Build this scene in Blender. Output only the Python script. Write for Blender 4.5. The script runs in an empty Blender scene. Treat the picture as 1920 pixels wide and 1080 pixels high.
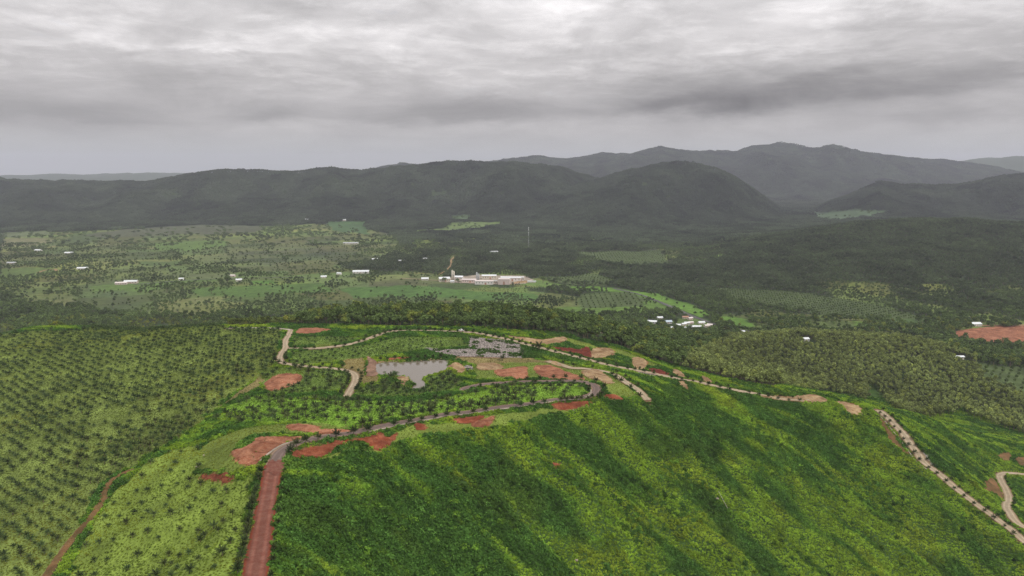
import bpy, math, random
import numpy as np
from mathutils import Vector, Matrix
from mathutils.geometry import delaunay_2d_cdt
random.seed(7); RNG = np.random.default_rng(11)
scn = bpy.context.scene
COL = scn.collection

# ------------------------------------------------------------------ camera, sky, sun, exposure
F_PX, CX, CY, HORIZON = 1371.0, 960.0, 540.0, 322.0
PITCH = math.atan((CY - HORIZON) / F_PX)
CAM_Z = 120.0
cam = bpy.data.cameras.new('camera'); cam_o = bpy.data.objects.new('camera', cam); COL.objects.link(cam_o)
cam_o.location = (0, 0, CAM_Z); cam_o.rotation_euler = (math.pi / 2 - PITCH, 0, 0)
cam.sensor_width = 36.0; cam.lens = 36.0 * F_PX / 1920.0; cam.clip_start = 1.0; cam.clip_end = 60000.0
scn.camera = cam_o

SUN_EL, SUN_AZ = math.radians(52), math.radians(128)      # azimuth clockwise from +Y (view direction)
world = bpy.data.worlds.new('World'); scn.world = world; world.use_nodes = True

def build_sky(w):
    nt = w.node_tree; N, L = nt.nodes, nt.links
    N.clear()
    out = N.new('ShaderNodeOutputWorld'); bg = N.new('ShaderNodeBackground'); bg.inputs['Strength'].default_value = 0.1
    L.new(bg.outputs[0], out.inputs[0])
    sky = N.new('ShaderNodeTexSky'); sky.sky_type = 'NISHITA'; sky.sun_disc = False
    sky.sun_elevation = SUN_EL; sky.sun_rotation = SUN_AZ; sky.dust_density = 3.0
    tc = N.new('ShaderNodeTexCoord'); sep = N.new('ShaderNodeSeparateXYZ'); L.new(tc.outputs['Generated'], sep.inputs[0])
    def m(op, a, b=None, c=None, clamp=False):
        n = N.new('ShaderNodeMath'); n.operation = op; n.use_clamp = clamp
        for i, v in enumerate((a, b, c)):
            if v is None: continue
            if isinstance(v, (int, float)): n.inputs[i].default_value = v
            else: L.new(v, n.inputs[i])
        return n.outputs[0]
    def mapr(v, a, b, c, d, smooth=True):
        n = N.new('ShaderNodeMapRange'); n.interpolation_type = 'SMOOTHSTEP' if smooth else 'LINEAR'
        L.new(v, n.inputs[0])
        for i, x in enumerate((a, b, c, d)): n.inputs[i + 1].default_value = x
        return n.outputs[0]
    def noise(vec, scale, detail=6, rough=0.55, dist=0.0):
        n = N.new('ShaderNodeTexNoise'); n.inputs['Scale'].default_value = scale; n.inputs['Detail'].default_value = detail
        n.inputs['Roughness'].default_value = rough; n.inputs['Distortion'].default_value = dist
        L.new(vec, n.inputs['Vector']); return n.outputs[0]
    X, Y, Z = sep.outputs
    el = m('ARCSINE', Z); az = m('ARCTAN2', X, Y)            # radians
    eld = m('MULTIPLY', el, 57.2958); azd = m('MULTIPLY', az, 57.2958)
    def comb(x, y, z=0.0):
        c = N.new('ShaderNodeCombineXYZ')
        for i, v in enumerate((x, y, z)):
            if isinstance(v, (int, float)): c.inputs[i].default_value = v
            else: L.new(v, c.inputs[i])
        return c.outputs[0]
    # streaky layers: noise on a flat deck, foreshortened towards the horizon
    zc = m('ADD', m('MAXIMUM', Z, 0.0), 0.085)
    deck = comb(m('DIVIDE', X, zc), m('DIVIDE', Y, zc), 3.7)
    n1 = noise(deck, 0.9, 10, 0.64, 0.6)                       # broad clouds of the deck
    n2 = noise(deck, 3.4, 8, 0.62, 0.3)
    puff = noise(comb(m('MULTIPLY', azd, 0.11), m('MULTIPLY', eld, 0.26), 1.3), 1.0, 12, 0.62, 0.5)   # billows
    puff2 = noise(comb(m('MULTIPLY', azd, 0.045), m('MULTIPLY', eld, 0.17), 8.1), 1.0, 6, 0.5, 0.2)
    # base brightness by elevation: hazy light band at the horizon, grey bank, brighter above
    ramp = N.new('ShaderNodeValToRGB'); L.new(m('DIVIDE', eld, 30.0, clamp=True), ramp.inputs[0])
    cr = ramp.color_ramp
    pts = [(0.0, (.41, .415, .415)), (0.05, (.44, .44, .435)), (0.10, (.445, .43, .425)), (0.17, (.475, .457, .457)), (0.25, (.56, .54, .54)),
           (0.34, (.61, .59, .592)), (0.46, (.63, .612, .616)), (1.0, (.84, .825, .825))]
    while len(cr.elements) < len(pts): cr.elements.new(0.5)
    for e, (p, c) in zip(cr.elements, pts): e.position = p; e.color = (*c, 1)
    # cloud masses: soft flat-bottomed banks and bright breaks, their edges torn by noise
    def centred(v, k): return m('MULTIPLY', m('SUBTRACT', v, 0.5), k)
    w1 = noise(comb(m('MULTIPLY', azd, 0.16), m('MULTIPLY', eld, 0.5), 4.4), 1.0, 7, 0.6)
    w2 = noise(comb(m('MULTIPLY', azd, 0.16), m('MULTIPLY', eld, 0.5), 9.9), 1.0, 7, 0.6)
    aw = m('ADD', azd, centred(w1, 9.0)); ew = m('ADD', eld, centred(w2, 2.6))
    def mass(px, py, wx, wy, amp, under=0.45):
        a0 = math.degrees(math.atan((px - 960) / 1388.0)); e0 = (322 - py) / 24.1; wa = wx / 24.1; we = wy / 24.1
        dx = m('DIVIDE', m('SUBTRACT', aw, a0), wa); dy0 = m('SUBTRACT', ew, e0)
        dy = m('ADD', m('DIVIDE', m('MAXIMUM', dy0, 0.0), we), m('DIVIDE', m('MINIMUM', dy0, 0.0), we * under))
        r2 = m('ADD', m('MULTIPLY', dx, dx), m('MULTIPLY', dy, dy)); return m('MULTIPLY', m('EXPONENT', m('MULTIPLY', r2, -1.0)), amp)
    MASSES = [(120,236,200,40,-.20),(510,226,80,30,-.17),(700,232,120,22,-.10),(880,216,170,36,-.23),(1310,206,190,44,-.36),(1500,190,160,40,-.16),(1780,182,230,40,-.24),(1820,238,150,26,-.13),(1720,110,260,60,-.10),
              (1180,160,140,30,-.08),(400,165,180,40,-.07),(690,160,60,10,-.08),(160,80,120,14,-.05),(1480,70,110,46,.16),(1380,110,150,30,.09),(430,116,150,13,.20),(660,96,130,22,.18),(230,124,70,10,.13),(1650,44,110,26,.10),(1090,38,110,16,.09),(1010,100,160,30,.07),(60,100,90,20,.06)]
    acc = None
    for q in MASSES:
        g = mass(*q); acc = g if acc is None else m('ADD', acc, g)
    shape = m('ADD', 1.0, m('MULTIPLY', acc, m('ADD', 0.2, m('MULTIPLY', puff, 2.9))))
    # the same kind of light and shade everywhere else
    bil = m('ADD', 1.0, m('MULTIPLY', centred(puff, 0.95), mapr(eld, 0.6, 5.0, 0.15, 1.0)))
    stk = m('ADD', 1.0, m('MULTIPLY', centred(n1, 0.60), mapr(eld, 1.5, 4.0, 0.15, 1.0)))
    fine = m('ADD', 1.0, m('MULTIPLY', m('SUBTRACT', mapr(n2, 0.40, 0.70, 0.93, 1.17), 1.0), mapr(eld, 4.0, 7.5, 0.0, 1.0)))
    fac = m('MULTIPLY', m('MULTIPLY', shape, bil), m('MULTIPLY', stk, fine))
    vm = N.new('ShaderNodeVectorMath'); vm.operation = 'SCALE'; L.new(ramp.outputs[0], vm.inputs[0]); L.new(fac, vm.inputs['Scale'])
    clouds = N.new('ShaderNodeVectorMath'); clouds.operation = 'SCALE'; L.new(vm.outputs[0], clouds.inputs[0]); clouds.inputs['Scale'].default_value = 10.0
    gap = m('MULTIPLY', mapr(n1, 0.60, 0.74, 0.0, 0.30), mapr(eld, 3.0, 8.0, 0.0, 1.0))     # thin cloud lets the sky through
    mix = N.new('ShaderNodeMix'); mix.data_type = 'RGBA'
    L.new(gap, mix.inputs['Factor']); L.new(clouds.outputs[0], mix.inputs['A']); L.new(sky.outputs[0], mix.inputs['B'])
    L.new(mix.outputs['Result'], bg.inputs['Color'])
build_sky(world)
world.cycles.sampling_method = 'MANUAL'; world.cycles.sample_map_resolution = 512

sun = bpy.data.lights.new('sun', 'SUN'); sun.energy = 1.5; sun.angle = math.radians(12); sun.color = (1.0, .96, .88)
sun_o = bpy.data.objects.new('sun', sun); COL.objects.link(sun_o)
sd = Vector((math.sin(SUN_AZ) * math.cos(SUN_EL), math.cos(SUN_AZ) * math.cos(SUN_EL), math.sin(SUN_EL)))
sun_o.rotation_euler = sd.to_track_quat('Z', 'Y').to_euler(); sun_o.location = (0, -100, 400)
vs = scn.view_settings; vs.view_transform = 'Standard'; vs.look = 'None'; vs.gamma = 1.0; vs.exposure = 0.22; vs.use_curve_mapping = False
cy = scn.cycles
cy.use_denoising = True
try: cy.denoiser = 'OPENIMAGEDENOISE'; cy.denoising_input_passes = 'RGB_ALBEDO_NORMAL'; cy.denoising_prefilter = 'NONE'
except Exception: pass
cy.max_bounces = 5; cy.diffuse_bounces = 3; cy.glossy_bounces = 2; cy.transmission_bounces = 2; cy.volume_bounces = 1
cy.transparent_max_bounces = 4; cy.caustics_reflective = False; cy.caustics_refractive = False; cy.volume_max_steps = 64

# ------------------------------------------------------------------ numeric helpers
def _hash(ix, iy, seed):
    h = (ix.astype(np.int64) * 374761393 + iy.astype(np.int64) * 668265263 + seed * 1442695041) & 0xFFFFFFFF
    h = ((h ^ (h >> 13)) * 1274126177) & 0xFFFFFFFF
    return ((h ^ (h >> 16)) & 0xFFFFFF) / float(0xFFFFFF)
def vnoise(x, y, seed=0):
    x0 = np.floor(x); y0 = np.floor(y); fx = x - x0; fy = y - y0
    fx = fx * fx * (3 - 2 * fx); fy = fy * fy * (3 - 2 * fy)
    a = _hash(x0, y0, seed); b = _hash(x0 + 1, y0, seed); c = _hash(x0, y0 + 1, seed); d = _hash(x0 + 1, y0 + 1, seed)
    return (a * (1 - fx) + b * fx) * (1 - fy) + (c * (1 - fx) + d * fx) * fy
def fbm(x, y, octaves=4, seed=0, gain=0.5):
    s = 0.0; a = 1.0; t = 0.0
    for i in range(octaves):
        s = s + a * vnoise(x * 2 ** i + 17.3 * i, y * 2 ** i - 9.1 * i, seed + i); t += a; a *= gain
    return s / t
def sstep(a, b, x):
    t = np.clip((x - a) / (b - a), 0, 1); return t * t * (3 - 2 * t)
CP, SP = math.cos(PITCH), math.sin(PITCH)
def ray(px, py):
    px = np.asarray(px, float); py = np.asarray(py, float)
    return px - CX, F_PX * CP + (CY - py) * SP, -F_PX * SP + (CY - py) * CP
def project(x, y, z):
    dz = z - CAM_Z
    fwd = y * CP - dz * SP; up = y * SP + dz * CP
    return CX + F_PX * x / fwd, CY - F_PX * up / fwd
def at_z(px, py, z):
    dx, dy, dz = ray(px, py); t = (z - CAM_Z) / dz; return dx * t, dy * t
def z_at(px, py, Y):
    dx, dy, dz = ray(px, py); return CAM_Z + dz / dy * Y

# ------------------------------------------------------------------ terrain
VALLEY = -150.0
ctrl = [  # photo pixel, height of the ground there (from road width, palm height and the lie of the land)
 (478,1078,8),(500,950,5),(512,890,4),(540,840,2),(640,818,0),(740,797,-2),(830,779,-5),(930,765,-8),(1040,750,-11),(1110,735,-13),(1150,745,-15),
 (1000,716,-12.5),(900,722,-12.5),(780,755,-9),(650,745,-9),(770,690,-15),(830,675,-15),(780,731,-14.5),(712,690,-15),(700,675,-14.5),(530,680,-14),(540,625,-18),(700,638,-16),(740,621,-15),
 (865,622,-16.5),(940,634,-18),(1000,650,-20),(1100,675,-25),(1200,697,-31),(1300,716,-37),(1400,736,-43),(1500,748,-47),(1600,768,-52),(1650,772,-55),
 (1700,820,-65),(1750,882,-76),(1850,961,-91),(1920,1015,-101),(1219,752,-22),(1170,715,-18),(1060,637,-21),(1150,660,-27),
 (1892,887,-122),(1890,945,-117),(1800,830,-104),(1920,830,-125),(1750,790,-92),
 (560,1078,5),(700,1078,-15),(960,1078,-40),(1200,1078,-62),(1500,1078,-86),(1880,1078,-112),(960,900,-22),(960,850,-15),(1200,900,-43),(1200,800,-29),
 (1400,900,-59),(1400,800,-47.5),(1600,900,-74),(1600,830,-62),(1780,960,-88),(1300,1000,-62),(1600,1000,-86),(800,950,-17),(640,940,-3),(740,850,-6),(860,830,-9),(1060,790,-16),
 (1300,760,-37),(600,880,0),(450,855,3),(420,890,-2),(440,960,0),(390,1000,-10),
 (240,950,-27),(300,850,-18),(100,1078,-38),(0,1078,-44),(0,950,-47),(0,850,-45),(0,750,-41),(0,680,-37),(0,625,-34),(200,800,-32),(200,700,-28.5),
 (200,640,-26),(350,615,-21),(400,700,-19),(480,612,-19),(400,780,-16),(520,720,-14.5),(560,760,-10),(-300,700,-52),(-300,900,-60),
 (780,600,-21),(640,600,-20),
 (1350,642,-98),(1500,632,-101),(1700,642,-108),(1800,662,-118),(1920,692,-131),(1500,700,-114),(1700,740,-124),(1900,800,-139),(2100,720,-140),(1300,675,-74)]
cpts = [(*at_z(a, b, c), c) for a, b, c in ctrl]
cpts += [(-600, 820, -75), (-380, 800, -62), (-200, 800, -55), (0, 860, -75), (150, 830, -70), (-120, 820, -48), (-150, 740, -26), (-30, 740, -24), (100, 720, -40), (-300, 740, -42), (-520, 660, -48),
         (180, 650, -62), (300, 640, -88), (440, 660, -125), (250, 1080, -138), (420, 1100, -138), (60, 1050, -125), (600, 1080, -145), (-60, 1040, -118), (-500, 1050, -125), (-250, 1030, -118),
         (330, 330, -128), (430, 430, -135), (240, 240, -118), (120, 150, -92), (40, 120, -60), (-30, 80, 6), (-120, 90, -28), (-260, 100, -62), (-500, 200, -78), (-560, 400, -66)]
for xx in range(-800, 801, 160):
    cpts.append((xx, 1200 + 0.02 * abs(xx), VALLEY)); cpts.append((xx, 1400, VALLEY))
for yy in (300, 500, 700, 900, 1050):
    cpts.append((800, yy, VALLEY)); cpts.append((-800, yy, -90 - 0.05 * yy))
cpts = np.array(cpts, float)
GX0, GX1, GY0, GY1 = -800, 800, 40, 1400
def tps(P, V, lam=0.35):
    n = len(P); S = 300.0; p = P / S
    d2 = ((p[:, None] - p[None]) ** 2).sum(-1); K = np.where(d2 > 0, 0.5 * d2 * np.log(d2 + 1e-12), 0) + lam * 1e-3 * np.eye(n)
    A = np.zeros((n + 3, n + 3)); A[:n, :n] = K; A[:n, n] = 1; A[:n, n + 1:] = p; A[n, :n] = 1; A[n + 1:, :n] = p.T
    w = np.linalg.solve(A, np.r_[V, 0, 0, 0])
    def f(x, y):
        out = np.empty(x.size); q = np.stack([x.ravel(), y.ravel()], 1) / S
        for i in range(0, len(q), 20000):
            c = q[i:i + 20000]; r2 = ((c[:, None] - p[None]) ** 2).sum(-1)
            out[i:i + 20000] = (0.5 * r2 * np.log(r2 + 1e-12)) @ w[:n] + w[n] + c @ w[n + 1:]
        return out.reshape(x.shape)
    return f
_f = tps(cpts[:, :2], cpts[:, 2])
cgx = np.arange(GX0, GX1 + 1, 4.0); cgy = np.arange(GY0, GY1 + 1, 4.0)
CZ = _f(*np.meshgrid(cgx, cgy))
def bil(grid, x, y, x0, y0, s):
    fx = np.clip((x - x0) / s, 0, grid.shape[1] - 1.001); fy = np.clip((y - y0) / s, 0, grid.shape[0] - 1.001)
    ix = fx.astype(int); iy = fy.astype(int); fx = fx - ix; fy = fy - iy
    return (grid[iy, ix] * (1 - fx) + grid[iy, ix + 1] * fx) * (1 - fy) + (grid[iy + 1, ix] * (1 - fx) + grid[iy + 1, ix + 1] * fx) * fy
gxs, gys = np.meshgrid(np.arange(GX0, GX1 + 1, 1.0), np.arange(GY0, GY1 + 1, 1.0))
NEAR = bil(CZ, gxs, gys, GX0, GY0, 4.0)
# spurs and gullies running down the fall line of the steep slope on the right, small knobs elsewhere
_wp = (fbm(gxs / 55, gys / 55, 3, 303) - .5) * 42
_al = (gxs * .61 + gys * .79) + _wp; _dn = (gxs * .79 - gys * .61)
_steep = sstep(0.30, 0.55, np.hypot(*np.gradient(NEAR)))
NEAR += _steep * ((fbm(_al / 17, _dn / 60, 3, 5) - .5) * 6.0 + (fbm(_al / 6, _dn / 16, 3, 25) - .5) * 3.6) + (fbm(gxs / 40, gys / 40, 3, 9) - .5) * 1.6

def interp_px(table, u):
    t = np.array(table, float); return np.interp(u, t[:, 0], t[:, 1])
RIDGES = [  # crest in photo pixels, distance of the crest, width of the near face, canopy height on it
 ([(1120,520),(1180,503),(1300,473),(1420,449),(1530,430),(1600,417),(1700,409),(1800,409),(1920,417),(2200,430)], 2450, 1000, 9),
 ([(-900,338),(-200,338),(0,335),(100,338),(200,338),(270,340),(320,330),(400,320),(440,317),(500,321),(550,323),(620,313),(680,318),(720,315),(830,305),(880,303),(960,302),(1050,312),(1115,332),(1200,352),(1300,400)], 5200, 1650, 11),
 ([(900,375),(960,360),(1050,352),(1115,336),(1180,316),(1220,310),(1265,304),(1300,308),(1340,316),(1380,332),(1420,358),(1460,388),(1500,412)], 4800, 1400, 11),
 ([(600,330),(700,317),(754,305),(800,309),(900,305),(960,297),(1000,292),(1060,294),(1100,291),(1130,286),(1180,288),(1215,277),(1240,275),(1260,278),(1300,283),(1380,281),(1410,271),(1460,267),(1490,271),(1520,278),(1560,275),(1610,285),(1690,291),(1740,298),(1800,302),(1840,308),(1950,330)], 9000, 3300, 11),
 ([(1480,410),(1540,387),(1590,367),(1650,340),(1700,344),(1760,347),(1820,340),(1880,327),(1950,320),(2600,310)], 4700, 1300, 11),
 ([(1700,310),(1780,304),(1840,297),(1900,294),(2000,291),(2600,285)], 13000, 3500, 0),
 ([(-1200,326),(0,326.5),(150,325.5),(330,323),(500,330),(600,340)], 14500, 5000, 0)]
def far_h(x, y):
    yy = np.maximum(y, 60.0); u = CX + F_PX * x / (yy * CP + 40 * SP)
    base = VALLEY + (fbm(x / 420, y / 420, 3, 40) - .5) * 12 * sstep(1300, 1900, yy)
    h = base
    for k, (crest, D, W, cano) in enumerate(RIDGES):
        cpy = interp_px(crest, np.clip(u, crest[0][0], crest[-1][0]))
        cpy = cpy + (fbm(u / 34, u * 0 + k, 4, 340, .6) - .5) * 6.0
        zc = z_at(u, cpy, D) - cano
        edge = sstep(crest[0][0] - 130, crest[0][0], u) * (1 - sstep(crest[-1][0], crest[-1][0] + 130, u))
        if crest[0][0] < -500: edge = 1 - sstep(crest[-1][0], crest[-1][0] + 130, u)
        if crest[-1][0] > 2100: edge = sstep(crest[0][0] - 130, crest[0][0], u)
        hh = np.maximum(zc - VALLEY, 0) * edge
        Dw = D + (fbm(x / 1500, y * 0 + k, 2, 60 + k) - .5) * W * .25
        t = (yy - Dw) / W
        b = np.where(t < 0, sstep(-1.0, 0.0, t) ** 1.15, 1 - sstep(0, .8, t) * .7)
        sp = (fbm(x / (W * .22), y / (W * .45), 4, 80 + k) - .5)
        bb = np.clip(b + 1.7 * sp * np.clip(1 - np.abs(t + .45) / .5, 0, 1) * .62, 0, 1)
        h = np.maximum(h, VALLEY + hh * bb)
    return h
def H(x, y):
    x = np.asarray(x, float); y = np.asarray(y, float)
    n = bil(NEAR, x, y, GX0, GY0, 1.0)
    w = (1 - sstep(1180, 1380, y)) * (1 - sstep(640, 790, np.abs(x)))
    far = (w < 1)
    out = np.array(n, copy=True)
    if np.any(far):
        fh = far_h(x[far] if x.ndim else x, y[far] if y.ndim else y)
        if x.ndim: out[far] = n[far] * w[far] + fh * (1 - w[far])
        else: out = n * w + fh * (1 - w)
    return out
_TS = [];  _t = 90.0
while _t < 16000: _TS.append(_t); _t *= 1.006
_TS = np.array(_TS)
def hit(px, py):
    """where the line of sight through photo pixels meets the ground"""
    px = np.atleast_1d(np.asarray(px, float)); py = np.atleast_1d(np.asarray(py, float))
    dx, dy, dz = ray(px, py); dx = dx / dy; dz = dz / dy
    X = dx[:, None] * _TS[None]; Y = np.broadcast_to(_TS[None], X.shape); Z = CAM_Z + dz[:, None] * _TS[None]
    below = Z < H(X.ravel(), Y.ravel()).reshape(X.shape)
    i = np.where(below.any(1), below.argmax(1), len(_TS) - 1)
    lo = _TS[np.maximum(i - 1, 0)]; hi = _TS[i]
    for _ in range(18):
        mid = (lo + hi) / 2; b = CAM_Z + dz * mid < H(dx * mid, mid)
        hi = np.where(b, mid, hi); lo = np.where(b, lo, mid)
    return np.stack([dx * hi, hi], 1)
def hits(pts): return hit([p[0] for p in pts], [p[1] for p in pts])
def inside(poly, x, y):
    c = np.zeros(x.shape, bool); n = len(poly)
    for i in range(n):
        x1, y1 = poly[i]; x2, y2 = poly[(i + 1) % n]
        if y1 == y2: continue
        k = ((y1 > y) != (y2 > y)) & (x < (x2 - x1) * (y - y1) / (y2 - y1) + x1); c ^= k
    return c
def smooth_poly(P, n=6, closed=True):
    P = np.asarray(P, float); out = []
    m = len(P)
    for i in range(m if closed else m - 1):
        p0 = P[(i - 1) % m] if closed or i > 0 else P[0]; p1 = P[i]; p2 = P[(i + 1) % m]; p3 = P[(i + 2) % m] if closed or i < m - 2 else P[-1]
        for k in range(n):
            t = k / n
            out.append(.5 * ((2 * p1) + (-p0 + p2) * t + (2 * p0 - 5 * p1 + 4 * p2 - p3) * t * t + (-p0 + 3 * p1 - 3 * p2 + p3) * t ** 3))
    if not closed: out.append(P[-1])
    return np.array(out)

# ------------------------------------------------------------------ materials
MATS = {}
def nodes_of(name):
    m = bpy.data.materials.new(name); m.use_nodes = True; nt = m.node_tree; b = nt.nodes['Principled BSDF']
    MATS[name] = m; return m, nt, nt.nodes, nt.links, b
def ground_mat(name, cols, scale=.25, rough=.95, bump=.4, fine=2.0, spec=.15, margin=None):
    """mottled soil / concrete: colours mixed by two noises in world metres, with fine relief"""
    m, nt, N, L, b = nodes_of(name)
    geo = N.new('ShaderNodeNewGeometry')
    n1 = N.new('ShaderNodeTexNoise'); n1.inputs['Scale'].default_value = scale; n1.inputs['Detail'].default_value = 8; n1.inputs['Roughness'].default_value = .65
    n2 = N.new('ShaderNodeTexNoise'); n2.inputs['Scale'].default_value = fine; n2.inputs['Detail'].default_value = 4
    L.new(geo.outputs['Position'], n1.inputs['Vector']); L.new(geo.outputs['Position'], n2.inputs['Vector'])
    r = N.new('ShaderNodeValToRGB'); cr = r.color_ramp
    while len(cr.elements) < len(cols): cr.elements.new(.5)
    for i, (e, c) in enumerate(zip(cr.elements, cols)): e.position = .28 + .44 * i / max(1, len(cols) - 1); e.color = (*c, 1)
    L.new(n1.outputs[0], r.inputs[0])
    mx = N.new('ShaderNodeMix'); mx.data_type = 'RGBA'; mx.blend_type = 'MULTIPLY'; mx.inputs['Factor'].default_value = .55
    r2 = N.new('ShaderNodeMapRange'); r2.inputs[1].default_value = .3; r2.inputs[2].default_value = .7; r2.inputs[3].default_value = .6; r2.inputs[4].default_value = 1.25
    L.new(n2.outputs[0], r2.inputs[0]); L.new(r.outputs[0], mx.inputs['A']); L.new(r2.outputs[0], mx.inputs['B'])
    n3 = N.new('ShaderNodeTexNoise'); n3.inputs['Scale'].default_value = .085; n3.inputs['Detail'].default_value = 5; n3.inputs['Roughness'].default_value = .7; n3.inputs['Distortion'].default_value = .8; L.new(geo.outputs['Position'], n3.inputs['Vector'])
    r3 = N.new('ShaderNodeMapRange'); r3.inputs[1].default_value = .38; r3.inputs[2].default_value = .64; L.new(n3.outputs[0], r3.inputs[0])
    m3 = N.new('ShaderNodeMix'); m3.data_type = 'RGBA'; L.new(r3.outputs[0], m3.inputs['Factor']); L.new(mx.outputs['Result'], m3.inputs['B'])
    t3 = N.new('ShaderNodeMix'); t3.data_type = 'RGBA'; t3.inputs['Factor'].default_value = .62 if margin else .8; L.new(mx.outputs['Result'], t3.inputs['A']); t3.inputs['B'].default_value = (*[c * .45 for c in cols[0]], 1) if not margin else (*cols[0], 1)
    L.new(t3.outputs['Result'], m3.inputs['A']); res = m3.outputs['Result']
    if margin:          # verge colour along both edges, two worn wheel tracks
        at = N.new('ShaderNodeAttribute'); at.attribute_name = 'across'; ab = N.new('ShaderNodeMath'); ab.operation = 'ABSOLUTE'; L.new(at.outputs['Fac'], ab.inputs[0])
        ad = N.new('ShaderNodeMath'); ad.operation = 'MULTIPLY_ADD'; L.new(n1.outputs[0], ad.inputs[0]); ad.inputs[1].default_value = .22; L.new(ab.outputs[0], ad.inputs[2])
        re = N.new('ShaderNodeMapRange'); L.new(ad.outputs[0], re.inputs[0]); re.inputs[1].default_value = .44; re.inputs[2].default_value = .56
        me_ = N.new('ShaderNodeMix'); me_.data_type = 'RGBA'; L.new(re.outputs[0], me_.inputs['Factor']); L.new(res, me_.inputs['A']); me_.inputs['B'].default_value = (*margin, 1)
        rt = N.new('ShaderNodeMapRange'); ds = N.new('ShaderNodeMath'); ds.operation = 'SUBTRACT'; L.new(ab.outputs[0], ds.inputs[0]); ds.inputs[1].default_value = .22; d2 = N.new('ShaderNodeMath'); d2.operation = 'ABSOLUTE'; L.new(ds.outputs[0], d2.inputs[0])
        L.new(d2.outputs[0], rt.inputs[0]); rt.inputs[1].default_value = .03; rt.inputs[2].default_value = .11; rt.inputs[3].default_value = 1.22; rt.inputs[4].default_value = .92
        vt = N.new('ShaderNodeVectorMath'); vt.operation = 'SCALE'; L.new(me_.outputs['Result'], vt.inputs[0]); L.new(rt.outputs[0], vt.inputs['Scale']); res = vt.outputs[0]
    L.new(res, b.inputs['Base Color']); b.inputs['Roughness'].default_value = rough; b.inputs['Specular IOR Level'].default_value = spec
    bp = N.new('ShaderNodeBump'); bp.inputs['Strength'].default_value = bump; bp.inputs['Distance'].default_value = .4
    L.new(n2.outputs[0], bp.inputs['Height']); L.new(bp.outputs[0], b.inputs['Normal'])
    return m
ground_mat('red_soil', [(.18, .040, .017), (.26, .064, .028), (.36, .125, .062), (.22, .048, .022)])
ground_mat('salmon_soil', [(.25, .075, .036), (.35, .135, .070), (.46, .225, .130), (.28, .092, .045)], .5)
ground_mat('tan_soil', [(.28, .145, .066), (.38, .245, .125), (.47, .35, .20), (.33, .18, .084)], .35)
ground_mat('dark_red_soil', [(.13, .026, .015), (.19, .036, .020), (.25, .07, .035)], .5)
ground_mat('brown_soil', [(.15, .10, .035), (.21, .13, .052), (.25, .12, .055), (.11, .12, .03)], .2)
ground_mat('asphalt', [(.135, .096, .082), (.165, .12, .102), (.20, .145, .12)], .12, .9, .15, margin=(.30, .20, .13))
ground_mat('laterite_road', [(.155, .052, .034), (.195, .070, .047), (.24, .112, .080), (.175, .052, .031)], .35, .9, .3, margin=(.21, .046, .020))
ground_mat('concrete', [(.30, .235, .155), (.38, .30, .205), (.45, .375, .275)], .18, .9, .1, margin=(.27, .185, .10))
ground_mat('pale_concrete', [(.38, .31, .24), (.47, .40, .32), (.54, .47, .40)], .3, .9, .1)
ground_mat('tarmac', [(.13, .125, .12), (.17, .165, .155)], .1, .9, .05)
ground_mat('rock', [(.22, .19, .18), (.36, .32, .31), (.48, .44, .43)], .6, .9, .2)
ground_mat('pink_rock', [(.24, .13, .08), (.33, .20, .135), (.40, .27, .19)], .5, .9, .3)
def plain(name, col, rough=.7, metal=0.0, var=.12):
    m, nt, N, L, b = nodes_of(name)
    geo = N.new('ShaderNodeNewGeometry'); n = N.new('ShaderNodeTexNoise'); n.inputs['Scale'].default_value = .8; n.inputs['Detail'].default_value = 5
    L.new(geo.outputs['Position'], n.inputs['Vector'])
    r = N.new('ShaderNodeMapRange'); r.inputs[1].default_value = .3; r.inputs[2].default_value = .7; r.inputs[3].default_value = 1 - var; r.inputs[4].default_value = 1 + var
    L.new(n.outputs[0], r.inputs[0])
    v = N.new('ShaderNodeVectorMath'); v.operation = 'SCALE'; v.inputs[0].default_value = col; L.new(r.outputs[0], v.inputs['Scale'])
    L.new(v.outputs[0], b.inputs['Base Color']); b.inputs['Roughness'].default_value = rough; b.inputs['Metallic'].default_value = metal
    return m
plain('white_paint', (.80, .80, .78), .5); plain('white_wall', (.70, .66, .62)); plain('cream_wall', (.62, .56, .46)); plain('pink_wall', (.62, .50, .46))
plain('tin_roof', (.74, .76, .78), .45, .0, .1); plain('grey_roof', (.42, .43, .44), .5); plain('blue_roof', (.48, .56, .64), .5); plain('pink_roof', (.66, .58, .55), .55)
plain('rust_roof', (.40, .22, .15), .7); plain('dark_glass', (.03, .035, .04), .15); plain('rubber', (.02, .02, .02), .8); plain('steel', (.42, .42, .42), .5, .3); plain('red_paint', (.45, .06, .04), .5)
plain('bark', (.17, .13, .09), .9); plain('palm_bark', (.20, .15, .10), .9); plain('pale_bark', (.40, .36, .30), .9); plain('lamp_lens', (.75, .75, .70), .2); plain('red_lens', (.4, .02, .02), .3)

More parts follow.
